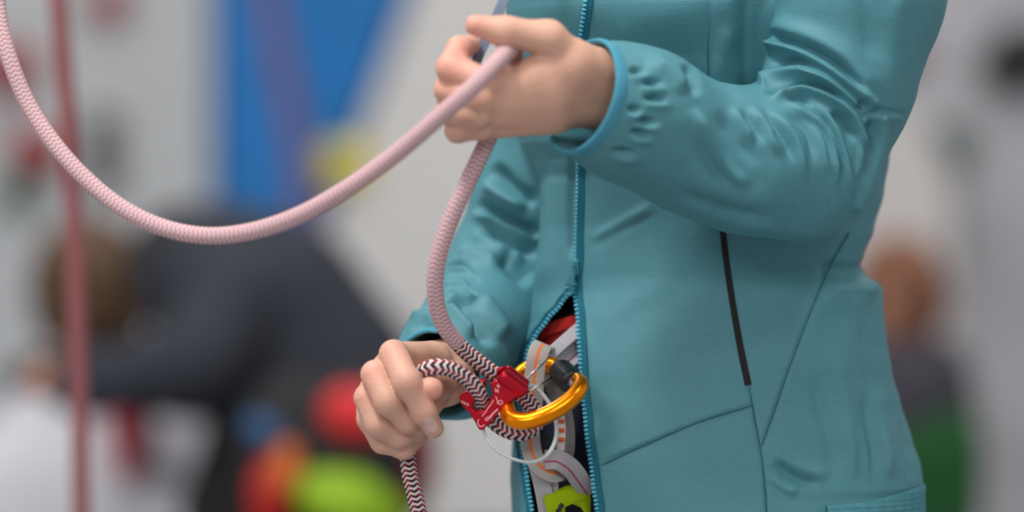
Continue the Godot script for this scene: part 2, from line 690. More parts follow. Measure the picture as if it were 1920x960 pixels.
func make_materials() -> void:
	var weave := weave_texture(20, 3)
	var heather := heather_texture(5, 0.86)
	M.jacket = cloth(Color(0.340, 0.592, 0.638), weave, heather, 24.0, 0.006)
	M.jacket.roughness = 0.6
	M.jacket.metallic_specular = 0.45
	M.jacket.rim = 0.1
	M.rib = cloth(Color(0.340, 0.592, 0.638), weave_texture(16, 9), heather, 16.0, 0.06)
	M.binding = cloth(Color(0.33, 0.64, 0.74), weave, heather, 30.0, 0.02)
	M.thread = mat(Color(0.16, 0.37, 0.40), 0.9)
	M.tape = cloth(Color(0.17, 0.49, 0.58), weave, heather, 40.0, 0.02)
	M.teeth = mat(Color(0.30, 0.66, 0.76), 0.4)
	M.slider = mat(Color(0.17, 0.45, 0.50), 0.35)
	M.pocket = mat(Color(0.075, 0.06, 0.06), 0.85)
	M.navy = cloth(Color(0.115, 0.13, 0.20), weave, heather, 24.0, 0.03)
	M.red_cloth = cloth(Color(0.78, 0.16, 0.13), weave, heather, 24.0, 0.03)
	M.skin = mat(Color.WHITE, 0.55)
	M.skin.vertex_color_use_as_albedo = true
	M.skin.subsurf_scatter_enabled = true
	M.skin.subsurf_scatter_strength = 0.04
	M.skin.heightmap_enabled = true
	M.skin.heightmap_texture = noise_tex(0.03, 4, 0.0, 1.0)
	M.skin.heightmap_scale = 0.03
	M.skin.uv1_triplanar = true
	M.skin.uv1_scale = Vector3(14, 14, 14)
	M.rope = textured(braid_texture(Color(0.13, 0.10, 0.13), Color(0.62, 0.13, 0.17), Color(0.93, 0.87, 0.87), 5), 0.85)
	M.rope.heightmap_enabled = true
	M.rope.heightmap_texture = braid_relief(5)
	M.rope.heightmap_scale = 0.06
	M.pink = textured(braid_texture(Color(0.80, 0.60, 0.62), Color(0.81, 0.57, 0.60), Color(0.92, 0.82, 0.83), 7), 0.85)
	M.pink.heightmap_enabled = true
	M.pink.heightmap_texture = braid_relief(7)
	M.pink.heightmap_scale = 0.05
	M.orange = mat(Color(0.98, 0.57, 0.03), 0.24, 0.85)
	M.red_metal = mat(Color(0.74, 0.07, 0.16), 0.33, 0.7)
	M.ink = mat(Color(0.93, 0.68, 0.66), 0.6)
	M.steel = mat(Color(0.75, 0.75, 0.75), 0.22, 1.0)
	M.sleeve_metal = mat(Color(0.20, 0.22, 0.22), 0.35, 0.6)
	M.silver = mat(Color(0.85, 0.85, 0.86), 0.35, 0.6)
	M.cable = mat(Color(0.74, 0.77, 0.78), 0.45)
	M.web_orange = textured(webbing_texture(Color(0.72, 0.70, 0.68), [[0.42, 0.58, Color(0.96, 0.52, 0.28)]]))
	M.web_magenta = textured(webbing_texture(Color(0.71, 0.69, 0.71), [[0.36, 0.43, Color(0.66, 0.22, 0.33)]]))
	M.web_plain = textured(webbing_texture(Color(0.74, 0.73, 0.75), []))
	M.web_salmon = textured(webbing_texture(Color(0.76, 0.74, 0.71), [[0.2, 0.34, Color(0.95, 0.62, 0.50)]]))
	M.web_dark = textured(webbing_texture(Color(0.55, 0.53, 0.52), [[0.62, 1.0, Color(0.47, 0.45, 0.45)]]))
	M.label_white = mat(Color(0.84, 0.81, 0.78), 0.8)
	M.label_orange = mat(Color(0.80, 0.33, 0.19), 0.8)
	M.lime = cloth(Color(0.76, 0.88, 0.06), weave, heather, 24.0, 0.03)
	M.black = mat(Color(0.07, 0.07, 0.08), 0.7)
	M.cord = mat(Color(0.42, 0.47, 0.56), 0.8)
	M.trousers = cloth(Color(0.09, 0.10, 0.13), weave, heather, 24.0, 0.03)

# ------------------------------------------------------------------ the jacket's trunk
var left_side := [[-330, 1165], [-285, 1090], [-210, 1000], [-110, 958], [0, 948], [150, 956], [230, 962], [262, 974], [300, 1000], [330, 1013], [420, 1011], [540, 999], [600, 988], [640, 976], [700, 966], [830, 961], [905, 955], [935, 957], [1020, 962]]
var right_side := [[-330, 1440], [-285, 1515], [-210, 1610], [-110, 1665], [0, 1690], [200, 1685], [290, 1664], [360, 1655], [430, 1636], [475, 1616], [495, 1612], [515, 1622], [545, 1652], [600, 1655], [640, 1660], [700, 1671], [760, 1686], [830, 1708], [880, 1724], [912, 1727], [925, 1720], [1020, 1722]]
var depth_of := [[-330, 0.055], [-210, 0.085], [-50, 0.108], [100, 0.112], [420, 0.104], [520, 0.100], [700, 0.108], [960, 0.116], [1020, 0.112]]
var mid_of := [[-330, -0.05], [-180, -0.030], [-60, -0.020], [20, -0.026], [120, -0.045], [250, -0.066], [420, -0.074], [520, -0.072], [700, -0.060], [960, -0.044], [1020, -0.044]]
var edge_left := [[-340, 1128], [0, 1100], [80, 1090], [300, 1087], [480, 1083], [520, 1079], [545, 1080], [600, 1086], [700, 1091], [800, 1101], [900, 1114], [960, 1122], [1020, 1128]]   # the wearer's left half, on the right in the photo
var edge_right := [[-340, 1126], [0, 1098], [80, 1088], [300, 1085], [480, 1081], [520, 1076], [545, 1066], [570, 1048], [600, 1022], [630, 1000], [660, 985], [700, 974], [760, 969], [830, 973], [900, 985], [960, 994], [1020, 1000]]
var trunk_folds: Folds
const POWER := 2.35

func side_x(table: Array, py: float) -> float:     # the outline lies at the depth of the trunk's middle
	return (lut(table, py) - 960.0) / PPM * (1.0 - lut(mid_of, py) / DIST)

func trunk_z(x: float, py: float, inset: float) -> float:
	var s := 1.0 / PPM
	var l := side_x(left_side, py) + inset
	var r := side_x(right_side, py) - inset
	var t := clampf((x - (l + r) / 2.0) / ((r - l) / 2.0), -0.9999, 0.9999)
	return lut(mid_of, py) + (lut(depth_of, py) - inset) * pow(1.0 - pow(absf(t), POWER), 1.0 / POWER)

# point on the front of the jacket (or inset from it) for a measured photo position
func on_trunk(px: float, py: float, lift := 0.0, inset := 0.0) -> Vector3:
	var z := 0.04
	for k in 5:
		var p := spot(px, py, z)
		z = trunk_z(p.x, 480.0 - (p.y - CAM_Y) * PPM, inset)
	var q := spot(px, py, z)
	if inset == 0.0 and trunk_folds:
		z += trunk_folds.at(Vector2(px, py)) * 0.9
	return spot(px, py, z + lift) if lift or inset == 0.0 else q

func trunk_line(list: Array, n: int, lift: float) -> PackedVector3Array:
	var flat_pts := PackedVector3Array()
	for a in list:
		flat_pts.append(Vector3(a[0], a[1], 0))
	var c := curve(flat_pts, n)
	var o := PackedVector3Array()
	for p in c:
		o.append(on_trunk(p.x, p.y, lift))
	return o

func trunk_mesh(inset: float, open: bool, from: float, to: float, rows: int, nf: int, nb: int, nr: int) -> ArrayMesh:
	var pts := PackedVector3Array()
	var uvs := PackedVector2Array()
	var cols := nf + nb + nr + 1 + (6 if open else 0)
	var wob := FastNoiseLite.new()
	wob.seed = 12
	wob.frequency = 9.0
	wob.fractal_octaves = 3
	var s := 1.0 / PPM
	for r in rows:
		var py := lerpf(from, to, r / float(rows - 1))
		var y := CAM_Y + (480.0 - py) * s
		var l := side_x(left_side, py) + inset
		var ri := side_x(right_side, py) - inset
		var c := (l + ri) / 2.0
		var a := (ri - l) / 2.0
		var b := lut(depth_of, py) - inset
		var zc := lut(mid_of, py)
		var t0 := PI / 2.0
		var t1 := PI / 2.0
		if open:
			for side in 2:
				var ex := lut(edge_left if side == 0 else edge_right, py)
				var ep := on_trunk(ex, py, 0.0, 0.00001)
				var t := clampf((ep.x - c) / a, -0.9995, 0.9995)
				var ang := acos(signf(t) * pow(absf(t), POWER / 2.0))
				if side == 0:
					t0 = ang
				else:
					t1 = ang
		var row := PackedVector3Array()
		var us := PackedFloat32Array()
		for k in nf + nb + nr + 1:
			var ph := 0.0
			if k <= nf:
				ph = lerpf(t0, -0.12, k / float(nf))
			elif k <= nf + nb:
				ph = lerpf(-0.12, -PI + 0.12, (k - nf) / float(nb))
			else:
				ph = lerpf(-PI + 0.12, t1 - TAU, (k - nf - nb) / float(nr))
			var co := cos(ph)
			var si := sin(ph)
			var p := Vector3(c + a * signf(co) * pow(absf(co), 2.0 / POWER), y, zc + b * signf(si) * pow(absf(si), 2.0 / POWER))
			var n := Vector3(co / a, 0, si / b).normalized()
			if open:
				var q := flat(p)
				var w := smoothstep(-0.05, 0.25, n.z)
				p += n * (trunk_folds.at(q) * w + wob.get_noise_3d(p.x, p.y, p.z) * 0.0016)
			row.append(p)
			us.append(0.0 if k == 0 else us[k - 1] + p.distance_to(row[k - 1]))
		if open:                                  # turned-in facings give the front edges thickness
			var e := row[0]
			var d := (row[4] - row[0]).normalized()
			var f := row[row.size() - 1]
			var g := (row[row.size() - 5] - f).normalized()
			var inw := Vector3(0.35, 0, -1).normalized()
			var pre := PackedVector3Array([e + d * 0.012 + inw * 0.0045, e + d * 0.004 + inw * 0.003, e - d * 0.0004 + inw * 0.0012])
			var post := PackedVector3Array([f - g * 0.0004 + inw * 0.0012, f + g * 0.004 + inw * 0.003, f + g * 0.012 + inw * 0.0045])
			pre.append_array(row)
			pre.append_array(post)
			row = pre
			var u2 := PackedFloat32Array([-0.03, -0.004, 0.0])
			u2.append_array(us)
			for m in 3:
				u2.append(us[us.size() - 1] + [0.0, 0.004, 0.03][m])
			us = u2
		for k in row.size():
			pts.append(row[k])
			uvs.append(Vector2(us[k], y))
	return grid(pts, rows, cols, uvs, false, true)

# ------------------------------------------------------------------ sleeves: rays from the middle of the arm out to its cloth
func arm_distance(p: Vector3, bones: Array, k: float) -> float:
	var d := 1e9
	for b in bones:
		var a: Vector3 = b[0]
		var ab: Vector3 = b[1] - a
		var t := clampf((p - a).dot(ab) / ab.length_squared(), 0.0, 1.0)
		var e: float = (p - a - ab * t).length() - lerpf(b[2], b[3], t)
		if d > 1e8:
			d = e
		else:
			var h := clampf(0.5 + 0.5 * (d - e) / k, 0.0, 1.0)
			d = lerpf(d, e, h) - k * h * (1.0 - h)
	return d

func sleeve_mesh(bones: Array, middle: PackedVector3Array, rows: int, cols: int, folds: Folds, k: float, seed_: int) -> Array:
	var c := curve(middle, rows - 1)
	var fr := frames(c, Vector3(0.2, 0.3, -1))
	var pts := PackedVector3Array()
	var uvs := PackedVector2Array()
	var wob := FastNoiseLite.new()
	wob.seed = seed_
	wob.frequency = 14.0
	wob.fractal_octaves = 3
	var along := 0.0
	var rim := PackedVector3Array()
	for r in rows:
		if r > 0:
			along += c[r].distance_to(c[r - 1])
		for j in cols:
			var a := TAU * j / (cols - 1)
			var dir: Vector3 = fr[r][0] * cos(a) + fr[r][1] * sin(a)
			var t := 0.02
			for it in 14:
				var d := arm_distance(c[r] + dir * t, bones, k)
				t += -d * 0.95
				if absf(d) < 0.0001:
					break
			var p := c[r] + dir * t
			var w := smoothstep(-0.1, 0.3, dir.z)
			p += dir * (folds.at(flat(p)) * w + wob.get_noise_3d(p.x, p.y, p.z) * 0.0016)
			pts.append(p)
			uvs.append(Vector2(j / float(cols - 1) * 0.30, along))
			if r == rows - 1:
				rim.append(p)
	# the rim turns in and runs back inside
	var t_end: Vector3 = fr[rows - 1][2]
	var mid := c[rows - 1]
	for q in [[0.0012, 0.985], [0.0005, 0.955], [-0.012, 0.93], [-0.06, 0.86]]:
		for j in cols:
			pts.append(mid + (rim[j] - mid) * q[1] + t_end * q[0])
			uvs.append(Vector2(j / float(cols - 1) * 0.30, along - q[0]))
	return [grid(pts, rows + 4, cols, uvs, true, false), rim, t_end, mid]

func ring_band(rim: PackedVector3Array, t_end: Vector3, mid: Vector3, width: float, thick: float) -> ArrayMesh:
	var pts := PackedVector3Array()
	var uvs := PackedVector2Array()
	var prof := [[-1.0, 0.0], [-0.97, 0.5], [-0.85, 0.85], [-0.5, 1.0], [-0.15, 0.9], [0.0, 0.55], [0.06, 0.1], [0.0, -0.5], [-0.5, -0.8], [-1.0, -0.6]]
	for r in prof.size():
		var q: Array = prof[r]
		for j in rim.size():
			var o := (rim[j] - mid).normalized()
			pts.append(rim[j] + o * q[1] * thick + t_end * (q[0] * width + 0.0015))
			uvs.append(Vector2(j / float(rim.size() - 1) * 0.3, q[0] * width))
	return grid(pts, prof.size(), rim.size(), uvs, true, false)

# ================================================================== scene
func _ready() -> void:
	rng.seed = 7
	view_and_light()
	make_materials()
	hall()
	main_person()
	climbing_gear()
	background()

func view_and_light() -> void:
	var env := Environment.new()
	env.background_mode = Environment.BG_COLOR
	env.background_color = Color(0.02, 0.02, 0.02)
	env.tonemap_mode = Environment.TONE_MAPPER_LINEAR
	env.tonemap_exposure = 0.93
	env.sdfgi_enabled = true
	env.ssao_enabled = true
	env.ssil_enabled = true
	var we := WorldEnvironment.new()
	we.name = "surroundings"
	we.environment = env
	add_child(we)
	var cam := Camera3D.new()
	cam.name = "camera"
	add_child(cam)
	cam.position = Vector3(0, CAM_Y, DIST)
	var att := CameraAttributesPhysical.new()
	att.frustum_focal_length = 150.0            # 24 mm tall frame at 150 mm: 0.4 m at 2.5 m
	att.frustum_focus_distance = DIST - 0.07
	att.exposure_aperture = 2.3
	att.frustum_near = 0.05
	att.frustum_far = 100.0
	cam.attributes = att
	cam.fov = rad_to_deg(2.0 * atan(12.0 / 150.0))
	cam.current = true
	# ceiling lamps: glowing diffusers, each with an area light of its size
	var frame_mat := mat(Color(0.8, 0.8, 0.8), 0.5)
	var glow := mat(Color(0.9, 0.9, 0.9), 0.6)
	glow.emission_enabled = true
	glow.emission = Color(1.0, 0.98, 0.95)
	glow.emission_energy_multiplier = 2.0
	var where := [["front left", "over the camera", -1.3, 1.5, 20.0], ["front right", "over the camera", 2.2, 2.6, 3.0], ["middle left", "over the belayer", -2.4, -0.6, 4.0], ["middle right", "over the belayer", 1.6, -0.4, 3.0], ["back left", "near the climbing wall", -1.6, -3.8, 5.0], ["back right", "near the climbing wall", 1.8, -3.8, 5.0]]
	for w in where:
		var t := thing("ceiling_lamp", "%s flat white ceiling lamp panel %s" % [w[0], w[1]], "lamp", Vector3(w[2], 4.94, w[3]), "ceiling lamp panels")
		var fr := part("frame", box_mesh(Vector3(0.9, 0.1, 0.9), 0.01), frame_mat, t)
		fr.position = Vector3.ZERO
		var df := part("diffuser", box_mesh(Vector3(0.8, 0.02, 0.8), 0.004), glow, t)
		df.position = Vector3(0, -0.055, 0)
		var l := AreaLight3D.new()
		l.name = "lamp_light"
		l.area_size = Vector2(0.8, 0.8)
		l.light_color = Color(1.0, 0.985, 0.975)
		l.light_energy = w[4]
		l.shadow_enabled = true
		t.add_child(l)
		l.position = Vector3(0, -0.075, 0)
		l.rotation_degrees = Vector3(-90, 0, 0)

	# two flood panels high behind the camera, tilted down towards the belayer
	for w in [["left", -2.0, 3.2, 4.6, 5.5], ["right", 1.4, 3.4, 4.8, 3.5]]:
		var at := Vector3(w[1], w[2], w[3])
		var t := thing("flood_lamp", "%s flood lamp panel high on the hall's front wall" % w[0], "lamp", at, "flood lamps behind the camera")
		t.look_at_from_position(at, Vector3(0.1, 1.1, 0.0))
		var fr := part("frame", box_mesh(Vector3(1.5, 1.1, 0.1), 0.01), frame_mat, t)
		fr.position = Vector3.ZERO
		var df := part("diffuser", box_mesh(Vector3(1.4, 1.0, 0.02), 0.004), glow, t)
		df.position = Vector3(0, 0, -0.055)
		var br := part("bracket", box_mesh(Vector3(0.06, 0.06, 1.9), 0.01), frame_mat, t)
		br.position = Vector3(0, 0, 0.95)
		var l := AreaLight3D.new()
		l.name = "lamp_light"
		l.area_size = Vector2(1.4, 1.0)
		l.light_color = Color(1.0, 0.985, 0.975)
		l.light_energy = w[4]
		l.shadow_enabled = true
		t.add_child(l)
		l.position = Vector3(0, 0, -0.075)

func hall() -> void:
	var white := mat(Color(0.80, 0.80, 0.81), 0.85)
	var wall := mat(Color(0.76, 0.76, 0.78), 0.85)
	wall.albedo_texture = noise_tex(0.008, 21, 0.86, 1.0)
	wall.uv1_triplanar = true
	wall.uv1_world_triplanar = true
	wall.uv1_scale = Vector3(0.5, 0.5, 0.5)
	var mats := mat(Color(0.62, 0.63, 0.65), 0.8)
	mats.albedo_texture = noise_tex(0.02, 22, 0.8, 1.0)
	mats.uv1_triplanar = true
	structure("floor", box_mesh(Vector3(9.4, 0.2, 12.8), 0.01), mats, Vector3(0, -0.1, 0))
	structure("ceiling", box_mesh(Vector3(9.4, 0.2, 12.8), 0.01), white, Vector3(0, 5.1, 0))
	structure("wall_back", box_mesh(Vector3(9.4, 5.0, 0.2), 0.01), wall, Vector3(0, 2.5, -6.3))
	structure("wall_front", box_mesh(Vector3(9.4, 5.0, 0.2), 0.01), white, Vector3(0, 2.5, 6.3))
	structure("wall_left", box_mesh(Vector3(0.2, 5.0, 12.4), 0.01), white, Vector3(-4.6, 2.5, 0))
	structure("wall_right", box_mesh(Vector3(0.2, 5.0, 12.4), 0.01), white, Vector3(4.6, 2.5, 0))

# ------------------------------------------------------------------ the belayer
func hand_lower() -> Array:                     # the wearer's right hand, closed round the brake rope
	var index := chain([[738, 664, 0.100, 0.0112], [764, 718, 0.118, 0.0098], [795, 772, 0.113, 0.0086], [813, 803, 0.102, 0.0076]])
	var middle := chain([[703, 702, 0.100, 0.0110], [727, 754, 0.111, 0.0094], [764, 789, 0.100, 0.0083], [790, 794, 0.088, 0.0078]])
	var ring := chain([[689, 746, 0.090, 0.0106], [709, 796, 0.096, 0.0090], [748, 818, 0.087, 0.0082], [782, 808, 0.080, 0.0076]])
	var little := chain([[692, 786, 0.080, 0.0098], [717, 828, 0.078, 0.0082], [757, 841, 0.074, 0.0074], [786, 818, 0.068, 0.0068]])
	var thumb := chain([[850, 700, 0.040, 0.0130], [822, 716, 0.064, 0.0125], [797, 722, 0.094, 0.0105], [809, 729, 0.114, 0.0088]])
	var palm := chain([[738, 666, 0.098, 0.0105], [812, 672, 0.052, 0.0130]])
	palm += chain([[704, 704, 0.098, 0.0100], [808, 686, 0.048, 0.0150]])
	palm += chain([[690, 748, 0.090, 0.0095], [806, 706, 0.042, 0.0150]])
	palm += chain([[693, 788, 0.076, 0.0095], [806, 730, 0.038, 0.0140]])
	palm += chain([[722, 685, 0.092, 0.0085], [746, 735, 0.096, 0.0065]])
	palm += chain([[697, 725, 0.087, 0.0085], [720, 772, 0.087, 0.0065]])
	palm += chain([[690, 766, 0.077, 0.0085], [714, 807, 0.074, 0.0065]])
	palm += chain([[800, 688, 0.050, 0.0170], [828, 700, 0.028, 0.0250], [885, 676, -0.040, 0.0270]])
	palm += chain([[818, 742, 0.058, 0.0105], [780, 790, 0.062, 0.0100]])
	return [index, middle, ring, little, thumb, palm]

func hand_upper() -> Array:                     # the wearer's left hand, rope running through it
	var index := chain([[918, 158, 0.190, 0.0118], [846, 128, 0.180, 0.0098], [862, 92, 0.168, 0.0086], [882, 84, 0.150, 0.0076]])
	var middle := chain([[902, 188, 0.192, 0.0118], [842, 168, 0.172, 0.0098], [862, 160, 0.146, 0.0088], [890, 170, 0.134, 0.0078]])
	var ring := chain([[896, 214, 0.188, 0.0112], [844, 206, 0.166, 0.0096], [862, 196, 0.140, 0.0086], [890, 200, 0.128, 0.0076]])
	var little := chain([[904, 238, 0.176, 0.0098], [858, 244, 0.156, 0.0084], [870, 232, 0.134, 0.0076], [892, 228, 0.122, 0.0068]])
	var thumb := chain([[1085, 130, 0.172, 0.0150], [1028, 72, 0.186, 0.0125], [948, 60, 0.194, 0.0105], [892, 48, 0.196, 0.0078]])
	var palm := chain([[918, 160, 0.188, 0.0115], [1030, 160, 0.176, 0.0160]])
	palm += chain([[902, 190, 0.188, 0.0110], [1030, 178, 0.172, 0.0170]])
	palm += chain([[898, 214, 0.182, 0.0105], [1035, 198, 0.164, 0.0160]])
	palm += chain([[906, 238, 0.170, 0.0092], [1040, 215, 0.158, 0.0140]])
	palm += chain([[1000, 140, 0.182, 0.0130], [1065, 125, 0.174, 0.0180], [1130, 150, 0.150, 0.0200]])
	palm += chain([[1025, 75, 0.184, 0.0115], [1075, 118, 0.172, 0.0150], [1140, 150, 0.148, 0.0200]])
	palm += chain([[1030, 165, 0.172, 0.0170], [1125, 150, 0.148, 0.0215]])
	palm += chain([[1035, 192, 0.164, 0.0165], [1130, 190, 0.138, 0.0215]])
	palm += chain([[1125, 155, 0.146, 0.0210], [1200, 200, 0.120, 0.0230]])
	return [index, middle, ring, little, thumb, palm]

func skin_paint(p: Vector3, _n: Vector3) -> Color:
	var base := Color(0.64, 0.365, 0.265)
	var rosy := Color(0.70, 0.30, 0.23)
	var nail := Color(0.76, 0.53, 0.46)
	var q := flat(p)
	var c := base
	var spots := [[735, 664, 22, 0.45], [692, 704, 20, 0.55], [680, 748, 18, 0.5], [768, 720, 20, 0.35], [815, 735, 26, 0.8], [890, 45, 26, 0.8], [850, 110, 34, 0.7], [870, 84, 20, 0.5], [840, 170, 30, 0.4]]
	for s in spots:
		var d: float = Vector2(q.x - s[0], q.y - s[1]).length() / s[2]
		c = c.lerp(rosy, s[3] * exp(-d * d))
	# nail of the index finger on the brake hand
	var v := (q - Vector2(808, 797)).rotated(-1.05)
	var e := Vector2(v.x / 15.0, v.y / 11.5).length()
	if p.z > 0.09 and q.y > 700:
		c = c.lerp(nail, smoothstep(1.1, 0.88, e))
	return c

func main_person() -> void:
	var person := thing("person", "person in teal zip jacket holding the climbing rope in both hands", "person", Vector3(0.14, 0, -0.05))
	# ---- body: hands, arms, trunk, neck and head in one mesh
	var acc := fresh()
	nets(hand_lower(), 0.0012, 480.0, 2400.0, acc)
	nets(hand_upper(), 0.0015, 420.0, 1500.0, acc)
	var trunk := chain([[1330, 1010, -0.06, 0.075], [1330, 420, -0.07, 0.070], [1330, 20, -0.055, 0.085], [1310, -180, -0.05, 0.075]])
	trunk += chain([[1130, -90, -0.06, 0.055], [1310, -150, -0.05, 0.06], [1560, -100, -0.04, 0.055]])
	trunk += chain([[1305, -200, -0.045, 0.052], [1290, -420, -0.02, 0.050]])
	var left_arm := chain([[1600, -90, 0.03, 0.048], [1515, 290, 0.066, 0.036], [1180, 200, 0.125, 0.026]])
	var right_arm := chain([[1120, -60, -0.09, 0.045], [975, 520, -0.15, 0.036], [875, 700, -0.02, 0.024]])
	var head := chain([[1285, -560, -0.02, 0.078], [1270, -480, 0.0, 0.070], [1255, -430, 0.02, 0.045]])
	head += chain([[1205, -500, 0.045, 0.014], [1195, -475, 0.055, 0.013]])
	head += chain([[1220, -530, 0.035, 0.02], [1260, -530, 0.06, 0.02]])
	head += chain([[1230, -440, 0.042, 0.014], [1255, -438, 0.052, 0.014]])
	head += chain([[1385, -500, 0.03, 0.014], [1390, -480, 0.03, 0.012]])
	nets([trunk + head, left_arm, right_arm], 0.010, 120.0, 240.0, acc)
	part("body", solid(acc, skin_paint), M.skin, person)
	var hair := fresh()
	nets([chain([[1310, -600, -0.03, 0.088], [1340, -530, -0.045, 0.085], [1350, -430, -0.06, 0.06], [1360, -330, -0.09, 0.035]])], 0.01, 160.0, 200.0, hair)
	part("hair", solid(hair), mat(Color(0.20, 0.13, 0.08), 0.6), person)
	part("undershirt", trunk_mesh(0.016, false, 150, 1020, 60, 60, 30, 60), M.navy, person)
	var legs := fresh()
	nets([wchain([[0.10, 0.95, -0.06, 0.095], [0.09, 0.52, -0.03, 0.066], [0.08, 0.10, -0.06, 0.05]]), wchain([[0.20, 0.95, -0.06, 0.095], [0.22, 0.52, -0.03, 0.066], [0.23, 0.10, -0.06, 0.05]])], 0.014, 90.0, 160.0, legs)
	part("trousers", solid(legs), M.trousers, person)
	for s in [[0.07, -0.02], [0.24, -0.02]]:
		var shoe := fresh()
		nets([wchain([[s[0], 0.04, s[1] - 0.06, 0.038], [s[0] - 0.04, 0.034, s[1] + 0.10, 0.033]]), wchain([[s[0], 0.07, s[1] - 0.05, 0.042], [s[0], 0.13, s[1] - 0.05, 0.045]])], 0.008, 200.0, 300.0, shoe)
		part("shoe", solid(shoe), M.black, person)
	jacket(person)

func jacket(person: Node3D) -> void:
	# ---- folds of the trunk
	trunk_folds = Folds.new(930, -40, 1740, 1020)
	var f := trunk_folds
	f.add([[1078, 150], [1072, 300], [1070, 400], [1069, 490]], -0.004, 8, 5, 0.1)          # gutter beside the zip
	f.add([[1102, 455], [1150, 425], [1235, 380]], 0.0022, 10, 20)
	f.add([[1100, 468], [1150, 440], [1240, 395]], -0.0012, 8, 10)
	f.add([[1408, 0], [1404, 90], [1408, 180]], -0.012, 30, 24, 0.0)                          # armpit hollow
	f.add([[1130, 90], [1250, 40], [1330, 20]], 0.004, 60, 60)
	f.add([[1380, 40], [1352, 110], [1345, 190]], 0.004, 16, 24)
	f.add([[1090, 880], [1230, 830], [1400, 765]], -0.0016, 5, 26)
	f.add([[1110, 640], [1180, 560], [1290, 520]], 0.0022, 40, 26)
	f.add([[1530, 500], [1590, 512], [1645, 500]], -0.006, 14, 18)                           # waist notch
	f.add([[1540, 540], [1600, 530], [1655, 545]], 0.005, 14, 22)
	f.add([[1500, 600], [1560, 560], [1640, 575]], 0.003, 20, 26)
	f.add([[1610, 600], [1630, 680], [1650, 760]], -0.003, 14, 14)
	f.add([[1560, 640], [1585, 740], [1600, 850], [1606, 900]], 0.0035, 16, 16)
	f.add([[1640, 700], [1655, 800], [1672, 905]], 0.004, 14, 12)
	f.add([[1620, 720], [1632, 820], [1640, 905]], -0.003, 10, 10)
	f.add([[1520, 700], [1550, 800], [1570, 905]], -0.003, 12, 14)
	f.add([[1440, 835], [1490, 870], [1560, 895]], 0.004, 12, 14)
	f.add([[1445, 862], [1490, 895], [1540, 910]], -0.004, 9, 9)
	f.add([[1440, 890], [1470, 915], [1500, 925]], 0.003, 10, 8)
	f.add([[1690, 780], [1700, 850], [1712, 905]], -0.003, 9, 9)
	f.add([[1578, 780], [1594, 850], [1602, 915]], 0.0026, 8, 8, 0.5)
	f.add([[1612, 790], [1624, 860], [1628, 918]], 0.0026, 8, 8, 0.5)
	f.add([[1648, 780], [1660, 850], [1666, 918]], 0.0026, 8, 8, 0.5)
	f.add([[1035, 280], [1042, 380], [1030, 480], [1012, 560]], 0.004, 24, 20)
	f.add([[1000, 345], [1018, 420], [1006, 520]], -0.002, 10, 10)
	for seam in seams():
		f.add(seam, -0.0014, 4.5, 4.5, 0.02)
	var cloth_mesh := trunk_mesh(0.0, true, -330, 1018, 560, 420, 60, 100)
	var j := part("jacket", cloth_mesh, M.jacket, person, "teal zip-up jacket with dark pocket zip and gathered cuffs")
	for seam in seams():
		part("seam", tube(trunk_line(seam, 60, 0.0002), 0.00055, 6), M.thread, j)
	# ---- sleeve on the right of the photo
	var f2 := Folds.new(1000, -160, 1780, 480)
	f2.gain = 1.2
	left_sleeve_folds(f2)
	var bones := chain([[1634, -170, 0.044, 0.068], [1602, 0, 0.052, 0.065], [1578, 140, 0.056, 0.0535], [1562, 190, 0.060, 0.0500], [1502, 308, 0.068, 0.0540], [1400, 302, 0.088, 0.0515], [1300, 277, 0.105, 0.046], [1215, 226, 0.127, 0.0475], [1160, 205, 0.14, 0.044], [1085, 180, 0.160, 0.0405]])
	var middle := sps([[1634, -170, 0.044], [1602, 0, 0.052], [1572, 120, 0.056], [1530, 215, 0.062], [1440, 280, 0.080], [1300, 272, 0.105], [1200, 222, 0.13], [1092, 183, 0.158]])
	var sl := sleeve_mesh(bones, middle, 400, 260, f2, 0.02, 31)
	part("sleeve", sl[0], M.jacket, j)
	part("cuff", ring_band(sl[1], sl[2], sl[3], 0.0105, 0.0024), M.binding, j)
	# elbow seam
	# ---- sleeve on the left of the photo
	var f3 := Folds.new(720, 200, 1060, 820)
	f3.gain = 1.6
	right_sleeve_folds(f3)
	var bones2 := chain([[1110, -60, -0.10, 0.060], [1060, 180, -0.125, 0.056], [1012, 350, -0.14, 0.052], [958, 520, -0.15, 0.052], [850, 678, 0.0, 0.0425], [824, 702, 0.028, 0.0300]])
	var middle2 := sps([[1110, -60, -0.10], [1060, 180, -0.125], [1012, 350, -0.14], [968, 480, -0.135], [920, 575, -0.085], [850, 678, 0.0], [824, 702, 0.028]])
	var sr := sleeve_mesh(bones2, middle2, 300, 200, f3, 0.02, 41)
	part("sleeve", sr[0], M.jacket, j)
	part("cuff", ring_band(sr[1], sr[2], sr[3], 0.0085, 0.0020), M.binding, j)
	# ---- hem band
	hem(j)
	zipper(j)
	# pocket zip
	var pk := trunk_line([[1352, 405], [1362, 490], [1374, 570], [1388, 650], [1403, 722]], 50, 0.0006)
	part("pocket_zip", ribbon(pk, func(t): return lerpf(0.0046, 0.0054, t), 0.0012, Vector3(0.1, 0, 1)), M.pocket, j, "dark pocket zip")
	# collar drawcord caught behind the thumb
	part("drawcord", ribbon(curve(sps([[1090, -300, 0.02], [985, -90, 0.10], [945, 0, 0.135], [918, 60, 0.142], [894, 112, 0.146], [884, 150, 0.15]]), 40), 0.0078, 0.003, Vector3(0, 0, 1)), M.cord, j, "blue-grey drawcord")

